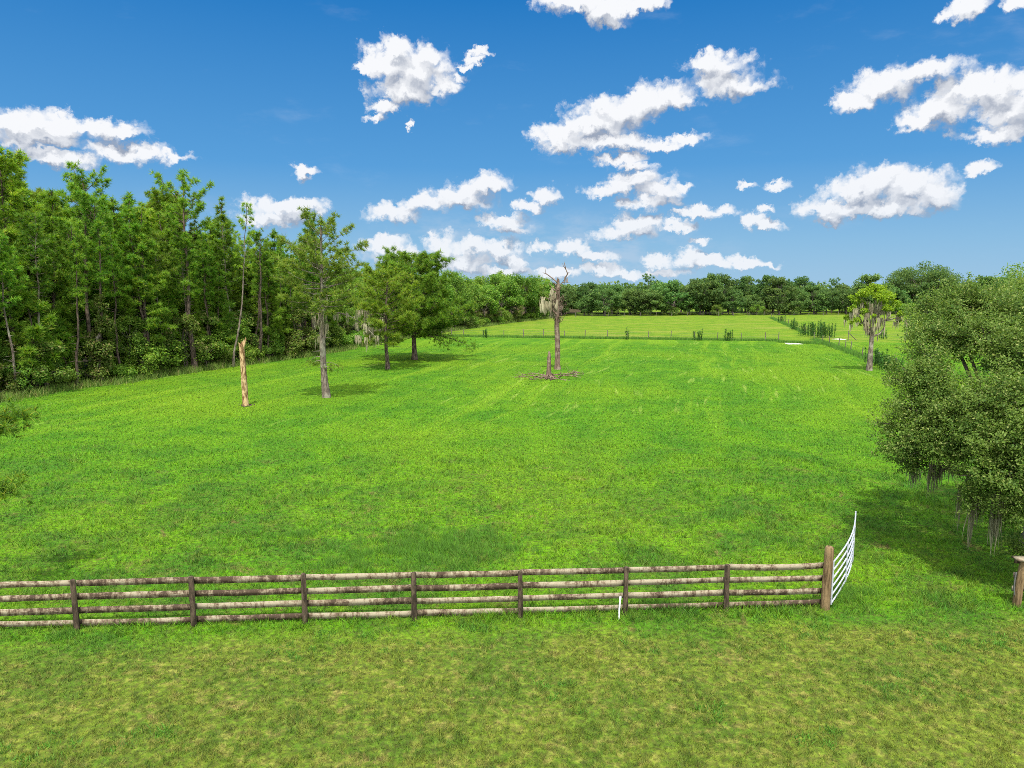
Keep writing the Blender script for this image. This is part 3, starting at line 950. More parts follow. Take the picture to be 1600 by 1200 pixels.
while yv < 98:
    off = rnd.uniform(0.6, 2.6)
    X_, Y_ = edge_at(yv) + n_hat[0] * off, yv + n_hat[1] * off
    plant(rnd.choice(slim), 'slim_pine', 'slim pine with a long bare trunk standing at the very front of the woodland', 'tree', 'slim bare trunked pines at the woodland front', (X_, Y_, 0), rnd.uniform(12.5, 18.0), rnd.uniform(0, 6.28))
    yv += rnd.uniform(1.2, 3.4)
# broadleaved understorey among the pines
for row in range(4):
    yv = float(EDGE_Y[0]) + rnd.uniform(0, 3)
    while yv < 100:
        off = 2.6 + row * 4.2 + rnd.uniform(-1.2, 1.2)
        X_, Y_ = edge_at(yv) + n_hat[0] * off, yv + n_hat[1] * off
        yv += rnd.uniform(2.8, 5.0)
        if X_ < -0.76 * Y_ - 8: continue
        plant(rnd.choice(hards), 'understorey_tree', 'leafy broadleaf tree growing low among the woodland pines', 'tree', 'understorey trees of the woodland', (X_, Y_, 0), rnd.uniform(3.0, 7.0), rnd.uniform(0, 6.28), rnd.uniform(0.8, 1.1))
# broadleaved trees where the wood gets lower, farther off
for row in range(5):
    yv = 88.0 + rnd.uniform(0, 3)
    while yv < 215:
        off = 3.0 + row * 5.0 + rnd.uniform(-1.5, 1.5)
        X_, Y_ = edge_at(yv) + n_hat[0] * off, yv + n_hat[1] * off
        yv += rnd.uniform(4.0, 6.5)
        if not clear(X_, Y_, 3.0): continue
        placed.append((X_, Y_, 3.0))
        plant(rnd.choice(hards), 'broadleaf_tree', 'bushy green broadleaf tree in the low wood behind the spreading pines', 'tree', 'broadleaf trees of the low wood', (X_, Y_, 0), rnd.uniform(8.5, 12.8), rnd.uniform(0, 6.28), rnd.uniform(0.9, 1.2))
# shrubs along the front
yv = float(EDGE_Y[0])
while yv < 220:
    for k in range(2):
        off = rnd.uniform(0.5, 1.6) + k * 2.4
        X_, Y_ = edge_at(yv) + n_hat[0] * off, yv + n_hat[1] * off + rnd.uniform(-.5, .5)
        if X_ < -0.76 * Y_ - 6: continue
        sp = rnd.choice(shrubs)
        plant(sp, 'woodland_shrub', 'leafy shrub growing along the foot of the woodland', 'shrub', 'shrubs along the woodland foot', (X_, Y_, 0), sp[0] * rnd.uniform(0.7, 1.25), rnd.uniform(0, 6.28), rnd.uniform(0.9, 1.3), 'stem')
    yv += rnd.uniform(1.9, 3.0) * (1 if yv < 110 else 1.6)
# scrubby weeds at the edge: uncountable
sp = []
rr_ = np.random.default_rng(8)
for i in range(1500):
    yv = 48 + 170 * rr_.random() ** 1.6
    sp.append((edge_at(yv) - rr_.uniform(-0.9, 2.2), yv, 0))
tufts('undergrowth', sp, F_SCRUB, 'scrubby weeds and seedlings along the foot of the woodland', 'undergrowth', 0.25, 0.9, 26, 0.35, 4, width=0.05, lean=0.6)

# woodland trees that stand out
f = FEATURE
w_, l_, _ = pine_parts(201, 20.6, 0.40, 3.3, 0.30, 0.95, 3, 'flat', 1.25, dens=1.5, wob=0.3, rise=(0.1, 1.0), stubs=14)
tree('tall_pine', 'tallest pine of the woodland, open crown on a straight dark trunk', (w_, l_), M_PINEBARK, F_PINE, at(305, 579))
w_, l_, _ = pine_parts(202, 19.8, 0.5, 2.6, 0.24, 0.8, 3, 'flat', 1.25, dens=1.6, wob=0.4, rise=(0.2, 1.0), stubs=12)
tree('tall_pine', 'slim tall pine with a flat tuft of a crown over the woodland', (w_, l_), M_PINEBARK, F_PINE, at(150, 595))
w_, l_, _ = pine_parts(203, 18.8, 0.34, 3.4, 0.28, 0.58, 4, 'cone', 1.25, dens=1.8, wob=0.25, stubs=10)
tree('tall_pine', 'dark green pointed pine just behind the mossy lone pine', (w_, l_), M_PINEBARK, F_PINE, at(490, 552))
w_, l_, _ = pine_parts(204, 18.4, 0.62, 1.5, 0.13, 0.55, 3, 'round', 0.95, dens=1.2, lean=(2.2, 0.6), wob=0.3, stubs=10)
tree('leaning_pine', 'thin leaning pine with sparse drooping top and pale trunk', (w_, l_), M_GREYBARK, F_PINE_Y, at(364, 573))
w_, l_, _ = pine_parts(205, 15.5, 0.66, 2.4, 0.22, 0.9, 3, 'flat', 1.0, dens=0.5, wob=0.3, rise=(0.4, 1.0), stubs=26)
tree('bare_pine', 'thin crowned pine with bare dark forking limbs beside the leaning pine', (w_, l_), M_PINEBARK, F_PINE, at(405, 566))
w_, l_, lob = leafy_parts(206, 9, 0.18, (0, 0, 4.3), (0.9, 0.9, 4.2), 26, 0.45, 0.85, 5200, 0.22, 0.65, fork=0.5, low=-1)
tree('vine_clad_tree', 'slender tree wrapped in pale green vines before the woodland', (w_, l_), M_GREYBARK, F_SCRUB, at(160, 600))
w_, l_, lob = leafy_parts(207, 4.2, 0.1, (0, 0, 2.2), (2.6, 2.0, 1.9), 26, 0.5, 0.9, 6000, 0.2, 0.65, fork=0.2, low=-0.8)
tree('round_bush', 'big rounded pale green bush at the woodland foot', (w_, l_), M_GREYBARK, F_SCRUB, at(243, 583), cat='bush')

# --- lone pines in the pasture
loc = at(510, 621)
w_, l_, P = pine_parts(301, 14.0, 0.50, 3.7, 0.30, 0.5, 4, 'round', 1.05, dens=1.35, wob=0.18, lean=(0.5, 0), rise=(0.05, 0.85), stubs=10)
rng = np.random.default_rng(31)
pos, axs, scl = [], [], []
for a, l, z in ((2.9, 1.2, 3.4), (3.5, 1.0, 3.1), (0.2, 1.3, 2.9), (-0.4, 1.0, 2.6), (2.4, 0.9, 3.0)):      # low leafy twigs on the trunk
    o = along(P, z); e = o + np.array((math.cos(a) * l, math.sin(a) * l, -0.3))
    w_.tube(np.array((o, (o + e) / 2 + (0, 0, 0.15), e)), (0.035, 0.022, 0.01), 4, False)
    for q in range(12):
        pos.append(o + (e - o) * rng.uniform(0.4, 1.05) + rng.normal(0, 0.16, 3)); axs.append(np.array((math.cos(a), math.sin(a), 0.2))); scl.append(0.8)
place_tufts(l_, pos, axs, scl, rng, 18)
# long low limb to the right
o = along(P, 6.9)
limb = np.array([o + (f * 4.2, 0.5 * f, 0.35 * math.sin(f * 3) - 1.9 * f * f) for f in np.linspace(0, 1, 7)])
w_.tube(limb, np.linspace(0.09, 0.02, 7), 6, False)
pos = [limb[rng.integers(3, 7)] + rng.normal(0, 0.4, 3) for _ in range(46)]
place_tufts(l_, pos, [rng.normal(0, 1, 3) + (0, 0, .6) for _ in pos], [0.9] * len(pos), rng, 18)
ms = Bunches()
pts = [along(P, z) + np.array((rng.normal(0, 0.45), rng.normal(0, 0.3), 0)) for z in rng.uniform(6.4, 9.0, 12)]
pts += [limb[rng.integers(2, 7)] + rng.normal(0, 0.15, 3) for _ in range(9)]
pts += [along(P, z) + np.array((rng.normal(0, 0.22), -0.15, 0)) for z in rng.uniform(5.0, 7.5, 12)]
moss_strands(ms, pts, 0.5, 1.3, rng, 10, 0.10, 0.03)
tree('lone_pine', 'tall lone pine with moss on its pale trunk and an open round top', (w_, l_), M_GREYBARK, F_LONE, loc, moss=ms)

loc = at(606, 577)
w_, l_, P = pine_parts(302, 10.8, 0.27, 4.2, 0.24, 0.55, 4, 'round', 1.15, dens=1.7, wob=0.12, rise=(-0.1, 0.8), stubs=3)
ms = Bunches()
pts = [along(P, z) + np.array((-rng.uniform(0.5, 3.0), rng.normal(0, 1.0), 0)) for z in rng.uniform(3.0, 6.8, 26)]
moss_strands(ms, pts, 0.7, 1.8, rng, 12, 0.14, 0.045)
tree('yellowish_pine', 'yellowish green pine hung with moss between two pasture pines', (w_, l_), M_PINEBARK, F_PINE_Y, loc, moss=ms)

loc = at(648, 562)
w_, l_, P = pine_parts(303, 12.4, 0.24, 6.9, 0.34, 0.45, 5, 'dome', 1.3, dens=1.8, wob=0.15, rise=(-0.08, 0.5), stubs=2)
o = along(P, 3.3)
for (ex, ey, ez, n) in ((7.3, -1.0, 1.7, 170), (4.2, -2.0, 1.9, 90)):
    e = np.array((ex, ey, ez))
    limb = np.array([o + (e - o) * f + (0, 0, 0.5 * math.sin(3.1 * f)) for f in np.linspace(0, 1, 7)])
    w_.tube(limb, np.linspace(0.12, 0.02, 7), 6, False)
    pos = [limb[rng.integers(2, 7)] + rng.normal(0, (0.45, 0.45, 0.3)) for _ in range(n)]
    place_tufts(l_, pos, [rng.normal(0, 1, 3) + (0.5, 0, .7) for _ in pos], [1.0] * len(pos), rng, 18)
tree('spreading_pine', 'broad dark green pine with a low limb reaching out over the grass', (w_, l_), M_PINEBARK, F_PINE, loc)

# --- pine beside the lawn: only branch ends reach into the picture
w_, l_, P = pine_parts(304, 6.6, 0.3, 1.5, 0.12, 0.6, 3, 'cone', 0.85, dens=1.0, wob=0.1, tn=26, tL=0.34, tw=0.026)
base = Vector((-18.6, 20.5, 0))
for px, py, Y_, n in ((20, 658, 20.6, 40), (38, 645, 20.8, 26), (6, 668, 20.4, 26), (8, 760, 20.0, 30), (20, 770, 20.1, 16)):
    e = np.array(atY(px, py, Y_) - base)
    o = along(P, e[2] - 0.1)
    limb = np.array([o + (e - o) * f + (0, 0, 0.15 * math.sin(3.1 * f)) for f in np.linspace(0, 1, 6)])
    w_.tube(limb, np.linspace(0.035, 0.01, 6), 5, False)
    pos = [limb[5] + rng.normal(0, (0.26, 0.25, 0.16)) - (rng.uniform(0, 0.5), 0, 0) for _ in range(n)]
    place_tufts(l_, pos, [np.array((0.9, 0, 0.6)) + rng.normal(0, 0.5, 3) for _ in pos], [0.8] * len(pos), rng, 30, 0.34, 0.030)
tree('young_pine', 'pine whose needle sprays poke in over the grass from outside the picture', (w_, l_), M_PINEBARK, F_SPRAY, base)

# --- dead trees
def snag():
    root = thing('broken_trunk', 'barkless broken tan trunk standing alone in the grass', 'dead tree', at(384, 634))
    rng = np.random.default_rng(41)
    mb = MB()
    P = np.array([(0, 0, -0.1), (0.0, 0, 0.3), (-0.02, 0, 1.6), (-0.05, 0, 3.0), (-0.08, 0, 4.2), (-0.10, 0, 4.75)])
    mb.tube(P, (0.27, 0.225, 0.21, 0.20, 0.20, 0.185), 12, True, 0.05, rng)
    for a, h, w in ((0.3, 0.55, 0.07), (1.4, 0.35, 0.08), (2.6, 0.25, 0.09), (3.9, 0.3, 0.09), (5.1, 0.4, 0.08)):     # splintered top
        c = np.array((-0.10 + 0.13 * math.cos(a), 0.13 * math.sin(a), 4.6))
        mb.tube(np.array((c, c + (0.02 * math.cos(a), 0, h * .6), c + (0.10 * math.cos(a), 0.04 * math.sin(a), h))), (w, w * .6, 0.01), 5, True)
    mb.build('trunk', M_SNAG, root, smooth=True)
    s = MB()
    s.tube(np.array(((0.02, 0, 4.5), (0.18, 0, 4.85), (0.26, 0, 5.15), (0.25, 0, 5.3))), (0.10, 0.085, 0.06, 0.012), 7, True, 0.06, rng)
    s.build('splintered_limb', M_SNAG, root, smooth=True)
    b = MB()
    for k in range(14):
        a = rng.uniform(0, 6.28); r = rng.uniform(0.2, 0.75)
        b.box((r * math.cos(a), r * math.sin(a), 0.03), (rng.uniform(.05, .16), .035, .025), (unit((math.cos(a * 3), math.sin(a * 3), 0)), unit((-math.sin(a * 3), math.cos(a * 3), 0)), (0, 0, 1)))
    b.build('fallen_bark', M_PINEBARK, root)
snag()

def dead_tree():
    Y0 = at(871, 577)
    root = thing('dead_tree', 'dead grey brown tree with broken top, bare twigs and hanging moss', 'dead tree', Y0)
    rng = np.random.default_rng(43)
    def L(px, py, dy=0.0):
        v = atY(px, py, Y0.y + dy) - Y0
        return np.array(v)
    mb = MB()
    P = np.array([L(871, 580), L(871, 570), L(871, 540), L(870, 510), L(871, 480), L(872, 455), L(872, 438)])
    mb.tube(P, (0.46, 0.32, 0.28, 0.27, 0.25, 0.21, 0.15), 12, True, 0.05, rng)
    for a in (0.2, 1.6, 2.9, 4.4):
        c = P[-1] + np.array((0.09 * math.cos(a), 0.09 * math.sin(a), -0.15))
        mb.tube(np.array((c, c + (0, 0, 0.3), c + (0.03, 0, 0.3 + 0.12 * a / 2))), (0.07, 0.05, 0.01), 5, True)
    mb.build('trunk', M_DEAD, root, smooth=True)
    def limb(pts, r, name='limb'):
        m = MB(); m.tube(np.array(pts), np.linspace(r, r * 0.3, len(pts)), 6, True, 0.05, rng)
        return m
    m = limb([L(871, 441), L(862, 434), L(854, 428), L(848, 426)], 0.09)
    m.tube(np.array((L(854, 429), L(852, 424), L(853, 419))), (0.03, 0.025, 0.01), 4)
    m.build('limb', M_DEAD, root, smooth=True)
    m = limb([L(878, 442), L(883, 441), L(893, 442)], 0.05)
    m.tube(np.array((L(882, 441), L(883, 434), L(887, 428), L(884, 420), L(882, 412), L(883, 407))), (0.10, 0.09, 0.07, 0.05, 0.035, 0.012), 5)
    m.tube(np.array((L(886, 428), L(890, 425))), (0.05, 0.015), 4)
    m.tube(np.array((L(884, 421), L(880, 415), L(879, 411))), (0.04, 0.03, 0.01), 4)
    m.tube(np.array((L(886, 441), L(886, 436), L(886, 433))), (0.10, 0.07, 0.03), 5)
    m.build('limb', M_DEAD, root, smooth=True)
    m = limb([L(871, 456), L(864, 451), L(857, 442)], 0.10); m.build('limb', M_DEAD, root, smooth=True)
    for sgn, (py, up, ln) in ((1, (492, 18, 12)), (1, (486, 22, 11)), (-1, (492, 16, 10)), (1, (478, 14, 9)), (-1, (470, 10, 12)), (-1, (484, 12, 9))):
        m = limb([L(871, py), L(871 + sgn * ln * .6, py - up * .35, rng.normal(0, .5)), L(871 + sgn * ln, py - up, rng.normal(0, .8))], 0.09)
        for k in range(3):
            b = L(871 + sgn * ln * rng.uniform(.6, 1), py - up * rng.uniform(.4, 1)); m.tube(np.array((b, b + rng.normal(0, .3, 3) + (0, 0, .3))), (0.035, 0.01), 4)
        m.build('limb', M_DEAD, root, smooth=True)
    for k in range(26):                                    # short broken limbs all up the top
        py = rng.uniform(446, 508); sg = rng.choice((-1, 1)); ln = rng.uniform(4, 11)
        m = limb([L(871, py), L(871 + sg * ln * .6, py - rng.uniform(0, 5), rng.normal(0, .6)), L(871 + sg * ln, py - rng.uniform(1, 13), rng.normal(0, 1.0))], rng.uniform(0.035, 0.075))
        for q in range(3):
            b = L(871 + sg * ln * rng.uniform(.5, 1), py - rng.uniform(0, 8)); m.tube(np.array((b, b + rng.normal(0, .28, 3) + (0, 0, .15))), (0.03, 0.008), 4)
        m.build('limb', M_DEAD, root, smooth=True)
    m = limb([L(869, 530), L(864, 530), L(860, 530)], 0.05); m.build('limb', M_DEAD, root, smooth=True)
    ms = Bunches()
    pts = [L(rng.uniform(846, 869), rng.uniform(462, 478), rng.normal(0, .4)) for _ in range(16)] + [L(rng.uniform(862, 868), rng.uniform(445, 470)) for _ in range(10)]
    moss_strands(ms, pts, 0.7, 1.9, rng, 12, 0.14, 0.04)
    m = limb([L(870, 476), L(860, 468), L(848, 464)], 0.08); m.build('limb', M_DEAD, root, smooth=True)
    ms.build('moss_bunch', F_MOSS, root)
dead_tree()

def stump():
    o0 = at(857, 592)
    root = thing('splintered_stump', 'short splintered stump with gnarled roots before the dead tree', 'tree stump', o0)
    rng = np.random.default_rng(47)
    mb = MB()
    P = np.array([(-0.02, 0, -0.1), (0.0, 0, 0.5), (0.05, 0, 1.2), (0.06, 0, 2.0), (0.06, 0, 2.45), (0.04, 0, 2.8)])
    mb.tube(P, (0.36, 0.24, 0.20, 0.19, 0.15, 0.04), 9, True, 0.08, rng)
    mb.tube(np.array(((0.10, 0, 2.1), (0.15, 0, 2.5), (0.14, 0, 2.7))), (0.08, 0.05, 0.01), 5)
    mb.build('trunk', M_DEAD, root, smooth=True)
    rt = MB()
    for k in range(16):
        a = rng.uniform(0, 6.28); r = rng.uniform(0.5, 1.2); h = rng.uniform(0.2, 0.9)
        e = np.array((r * math.cos(a), r * math.sin(a), 0.02))
        rt.tube(np.array(((0.1 * math.cos(a), 0.1 * math.sin(a), h), e * .55 + (0, 0, h * .65), e)), (0.10, 0.075, 0.03), 5, True, 0.1, rng)
    rt.build('root', M_DEAD, root, smooth=True)
    # fallen branches lying round it, each its own
    for i, (px, py, ang, ln, nb) in enumerate(((836, 590, 2.9, 2.6, 16), (828, 593, 3.3, 2.0, 12), (846, 595, 3.6, 1.8, 10), (880, 590, 0.1, 3.2, 16), (890, 593, -0.4, 2.4, 12), (898, 588, 0.3, 2.0, 10), (872, 598, -0.3, 1.6, 8))):
        c = at(px, py)
        mb = MB()
        d = np.array((math.cos(ang), math.sin(ang) * 1.3, 0))
        st = np.array((0, 0, 0.12)) - d * ln * .5
        pts = np.array([st + d * ln * f + (0, rng.normal(0, .12), 0.10 + 0.16 * math.sin(3.1 * f)) for f in np.linspace(0, 1, 6)])
        mb.tube(pts, np.linspace(0.075, 0.02, 6), 5, True, 0.08, rng)
        for k in range(nb):
            b = pts[rng.integers(1, 6)]
            v = rng.normal(0, 1, 3) * (0.55, 0.55, 0.30); v[2] = abs(v[2])
            e = b + v
            e[2] = max(0.02, e[2])
            mb.tube(np.array((b, (b + e) / 2 + rng.normal(0, .06, 3), e)), (0.028, 0.020, 0.008), 4, False)
        o = mb.build('fallen_branch', M_DEAD, None, True)
        o.location = c
        tag(o, 'bare twiggy branch lying on the grass beside the splintered stump', 'branch', 'fallen branches round the stump')
stump()

# --- mossy tree by the side fence
loc = at(1358, 579)
Hm = 9.9
lob = [(np.array((x_, y_, z_)), r_) for x_, y_, z_, r_ in (
    (-0.2, 0, 9.0, 0.9), (0.7, .4, 8.8, 0.9), (-1.0, -.3, 8.5, 0.85), (1.6, 0, 8.1, 0.8), (-1.7, .3, 7.7, .7), (0.3, -.8, 8.2, 0.9), (2.4, .2, 7.3, .65), (-2.3, -.2, 6.7, .6), (2.8, -.3, 6.3, .5), (-2.6, .2, 5.8, .5), (1.2, .9, 7.4, .7), (-0.9, .9, 7.3, .7), (-1.9, -.6, 5.6, .45), (2.9, .3, 5.5, .4), (0.9, -.9, 6.9, .6), (-1.3, -.8, 6.6, .5))]
lob = [(c * np.array((1.05, 1, 1)), r * rr) for c, r in lob for rr in (0.82,)] + [(c + np.array((dx, dy, dz)), r * 0.5) for (c, r), dx, dy, dz in zip(lob, np.linspace(-.9, .9, 16), np.tile((.5, -.5, .3, -.2), 4), np.tile((-.5, .3, -.2), 6)[:16])]
w_, l_, lob = leafy_parts(311, Hm, 0.27, None, None, 0, 0, 0, 6500, 0.19, 0.65, fork=0.42, lobes=lob, hollow=0.3)
rng = np.random.default_rng(51)
ms = Bunches()
pts = [np.array((rng.normal(0, 0.55), rng.normal(0, 0.4), z)) for z in rng.uniform(4.6, 7.6, 44)]
side_l = [(c, r) for c, r in lob if abs(c[0]) > 1.4 and c[2] < 7.2]
pts += [side_l[rng.integers(len(side_l))][0] + np.array((rng.normal(0, .2), rng.normal(0, .2), -0.15)) for _ in range(16)]
moss_strands(ms, pts, 0.6, 1.9, rng, 9, 0.11, 0.04)
tree('mossy_tree', 'small bright green tree draped in pale moss at the wire side fence', (w_, l_), M_GREYBARK, F_MOSSTREE, loc, moss=ms)

# --- near live oak at the picture's right side
rng = np.random.default_rng(61)
OAK = np.array((18.6, 24.2, 0))
def OL(px, py, Y_, r):
    v = np.array(atY(px, py, Y_)) - OAK
    return (v, r * 1.2)
oak_lobes = [
    OL(1500, 472, 26.5, .75), OL(1460, 492, 26.5, .65), OL(1545, 480, 26, .8), OL(1585, 500, 25, .9), OL(1440, 520, 25.5, .5), OL(1490, 520, 25, .75), OL(1540, 525, 24, .7),
    OL(1450, 555, 24.5, .55), OL(1595, 545, 23, .85), OL(1425, 590, 24, .5), OL(1465, 600, 23.5, .62), OL(1430, 640, 23.5, .62), OL(1475, 645, 22.8, .75), OL(1525, 640, 22, .8), OL(1580, 620, 21.8, .85),
    OL(1415, 690, 23.2, .58), OL(1455, 700, 22.6, .7), OL(1500, 690, 22, .65), OL(1550, 690, 21, .72), OL(1600, 690, 20.5, .8), OL(1425, 722, 23, .38), OL(1540, 745, 20.8, .6), OL(1585, 750, 20.2, .65),
    OL(1525, 780, 21, .36), OL(1575, 795, 20.4, .42), OL(1620, 800, 20, .6), OL(1385, 668, 23.6, .22), OL(1370, 660, 23.6, .12), OL(1396, 592, 24, .22),
    OL(1640, 560, 22, 1.0), OL(1640, 640, 20.5, .9), OL(1650, 720, 20.2, .8), OL(1610, 470, 27, .9), OL(1560, 575, 26.5, .35), OL(1600, 860, 20.6, .4), OL(1590, 650, 25.5, .7)]
for k in range(15):                                           # the side that lies outside the picture and behind
    d = unit(rng.normal(0, 1, 3) + np.array((0.8, 0.5, 0.1)))
    c = np.array((0, 0, 5.3)) + d * np.array((6.2, 5.2, 3.4)) * rng.uniform(0.75, 1.0)
    if c[2] < 2.4: c[2] = 2.4 + rng.random()
    if c[0] + OAK[0] < 0.70 * (c[1] + OAK[1]) + 0.5: continue
    oak_lobes.append((c, rng.uniform(0.8, 1.3)))
w_, l_, lob = leafy_parts(321, 9.2, 0.42, None, None, 0, 0, 0, 320000, 0.082, 0.55, fork=0.22, lobes=oak_lobes, sub=(60, 0.085))
ms = Bunches()
for px, py, Y_, L_, n in ((1430, 735, 23, 1.0, 5), (1432, 742, 23, .8, 3), (1460, 735, 22.6, 1.3, 6), (1470, 735, 22.6, .9, 4), (1478, 735, 22.5, .8, 3), (1456, 740, 22.6, 1.2, 2), (1500, 770, 21.5, 1.5, 3), (1525, 790, 21, 1.2, 5), (1522, 800, 21, 1.7, 2), (1558, 785, 20.4, 2.0, 9), (1557, 800, 20.4, 1.8, 4), (1490, 735, 22, .7, 3), (1410, 725, 23.1, .4, 3)):
    for k in range(n):
        v = np.array(atY(px, py, Y_)) - OAK
        moss_strands(ms, [v + rng.normal(0, 0.06, 3) + (0, 0, .25)], L_ * .6, L_ * 1.05, rng, 9, 0.045, 0.014)
tree('live_oak', 'nearest live oak, small grey green leaves, moss hanging beneath', (w_, l_), M_OAKBARK, F_OAKN, OAK, moss=ms, mossm=F_MOSSD)

# --- oak behind it at the picture's side, and the far oaks
w_, l_, _ = leafy_parts(331, 11.5, 0.4, (0, 0, 7.0), (6.2, 5.5, 4.3), 55, 0.9, 1.7, 30000, 0.15, 0.6, fork=0.25, low=-0.6)
tree('live_oak', 'dark rounded oak rising behind the near mossy oak', (w_, l_), M_OAKBARK, F_OAKN, Vector((43.6, 57, 0)))
w_, l_, _ = leafy_parts(332, 18, 0.7, (0, 0, 10.3), (11.5, 10.5, 7.0), 70, 1.8, 3.2, 15000, 0.55, 0.6, fork=0.2, low=-0.65)
tree('great_oak', 'broad dark oak standing highest in the far line, behind the mossy tree', (w_, l_), M_OAKBARK, F_FAR, Vector((150, 262, 0)))
fars = []
for i, (H, rx, rz_) in enumerate(((11, 5.2, 4.9), (12, 6.0, 5.5), (10, 4.9, 4.6), (12.5, 4.8, 6.0))):
    w_, l_, _ = leafy_parts(340 + i, H, 0.32, (0, 0, H - rz_), (rx, rx, rz_), 46, 0.8, 1.7, 6500, 0.5, 0.65, fork=0.22, low=-0.85)
    fars.append((H, w_.mesh('trunk', M_OAKBARK, True), l_.mesh('crown', F_FAR)))
w_, l_, _ = pine_parts(360, 15, 0.5, 3.2, 0.2, 0.9, 4, 'flat', 2.0, dens=0.7, tn=14, tw=0.08)
farpine = (15, w_.mesh('trunk', M_PINEBARK, True), l_.mesh('crown', F_FAR))
rnd = random.Random(9)
BELT = (Vector((12, 232, 0)), Vector((215, 262, 0)))
for row in range(4):
    f_ = 0.0
    while f_ < 1:
        q = BELT[0].lerp(BELT[1], f_) + Vector((rnd.uniform(-2, 2), row * 9 + rnd.uniform(-3, 3), 0))
        f_ += rnd.uniform(0.022, 0.040)
        if row == 1 and rnd.random() < 0.2:
            plant(farpine, 'far_pine', 'pine showing above the oaks of the far tree line', 'tree', 'pines of the far tree line', q, rnd.uniform(10.5, 12.8), rnd.uniform(0, 6.28))
            continue
        plant(rnd.choice(fars), 'far_oak', 'rounded dark green oak in the line of trees beyond the far field', 'tree', 'oaks of the far tree line', q, rnd.choice((rnd.uniform(6.0, 9.0), rnd.uniform(9, 13.4), rnd.uniform(8.5, 11.0))) + (1.2 if row == 0 and rnd.random() < .12 else 0), rnd.uniform(0, 6.28), rnd.uniform(0.95, 1.25))
for i in range(34):                                         # low bushes at the foot of the far line
    q = BELT[0].lerp(BELT[1], rnd.random()) + Vector((0, -6 + rnd.uniform(-2, 5), 0))
    sp_ = rnd.choice(shrubs)
    plant(sp_, 'far_bush', 'low bush at the foot of the far tree line', 'shrub', 'bushes under the far tree line', q, rnd.uniform(1.6, 3.6), rnd.uniform(0, 6.28), 1.3, 'stem')
# a few taller trees where wood and far line meet
for px, H, Yd, proto in ((780, 13.6, 205, hards[1]), (792, 12.5, 214, hards[0]), (832, 12.0, 222, hards[2]), (850, 12.6, 232, hards[0]), (1108, 13.8, 243, fars[3]), (1128, 13.2, 246, fars[1])):
    v = atY(px, 500, Yd)
    plant(proto, 'tall_broadleaf', 'taller broadleaf tree rising above its neighbours in the far line', 'tree', 'taller trees of the far line', (v.x, Yd, 0), H, rnd.uniform(0, 6.28), 0.9)

# woods on the horizon: one mass
rng = np.random.default_rng(71)
hm = MB()
for k in range(620):
    x_, y_ = rng.uniform(-330, 900), rng.uniform(430, 900)
    H = rng.uniform(8, 12.5) + (y_ - 430) * 0.004
    n = 60
    d = rng.normal(0, 1, (n, 3)); d /= np.linalg.norm(d, axis=1)[:, None]
    pos = np.array((x_, y_, H * .55)) + d * np.array((5.5, 5.5, H * .5)) * rng.uniform(.7, 1.1, (n, 1))
    hm.cards(pos, rng.uniform(1.6, 3.0, n), d + np.array((0, 0, .4)), rng, 0.8)
tag(hm.build('distant_woods', F_FAR), 'low woods along the horizon beyond the far tree line', 'woods', kind='stuff')

# ------------------------------------------------------------------ front board fence
def board_fence():
    root = thing('board_fence', 'weathered four rail board fence across the foreground', 'fence', FA)
    rng = np.random.default_rng(81)
    d = (FB - FA); L = d.length; u = d / L
    uu, nn = np.array(u), np.array((-u.y, u.x, 0))
    posts = [(at(px, 984 - (px - 121) * 33 / 1168)) for px in (121, 303, 477, 647, 813, 977, 1134)]
    s = [float((q - FA).dot(u)) for q in posts]
    s = [s[0] - 9.6, s[0] - 6.4, s[0] - 3.2] + s
    send = L
    for k, sk in enumerate(s):
        lean = rng.normal(0, 0.015, 2)
        m = MB()
        base = uu * sk
        H = 1.38 + rng.normal(0, 0.02)
        m.tube(np.array((base + (0, 0, -.1), base + (lean[0] * .4, lean[1] * .4, .55), base + (lean[0], lean[1], H - .03), base + (lean[0], lean[1], H))), (0.078, 0.073, 0.070, 0.055), 9, True, 0.05, rng)
        m.build('post', M_POST, root, smooth=True)
    m = MB()
    base = uu * send
    m.tube(np.array((base + (0, 0, -.1), base + (0, 0, .6), base + (0.02, 0, 1.6), base + (0.02, 0, 1.80), base + (0.02, 0, 1.83))), (0.130, 0.125, 0.120, 0.116, 0.095), 12, True, 0.03, rng)
    m.build('gate_post', M_GATEPOST, root, smooth=True)
    s2 = s + [send]
    for k in range(len(s2) - 1):
        a, b = s2[k], s2[k + 1]
        for z in (1.25, 0.875, 0.505, 0.145):
            m = MB()
            n = 9
            ss = np.linspace(a + 0.012, b - 0.012, n)
            za, zb_ = z + rng.normal(0, .012), z + rng.normal(0, .012)
            sag = -abs(rng.normal(0, .012))
            off = 0.10 if k < len(s2) - 2 else 0.10
            hw = 0.084 + rng.normal(0, .005)
            V = []
            for i, sv in enumerate(ss):
                f_ = i / (n - 1)
                zz = za + (zb_ - za) * f_ + sag * math.sin(math.pi * f_)
                top = zz + hw + rng.normal(0, .0018); bot = zz - hw + rng.normal(0, .0018)
                y0 = off + rng.normal(0, .003)
                for yy, hh in ((y0, bot), (y0 + .025, bot), (y0 + .025, top), (y0, top)):
                    V.append(uu * sv + nn * yy + np.array((0, 0, hh)))
            F = []
            for i in range(n - 1):
                for j in range(4):
                    F.append((i * 4 + j, i * 4 + 4 + j, i * 4 + 4 + (j + 1) % 4, i * 4 + (j + 1) % 4))
            F.append((0, 1, 2, 3)); F.append(((n - 1) * 4 + 3, (n - 1) * 4 + 2, (n - 1) * 4 + 1, (n - 1) * 4))
            m.add(np.array(V), F)
            m.build('rail', M_BOARD, root)
board_fence()

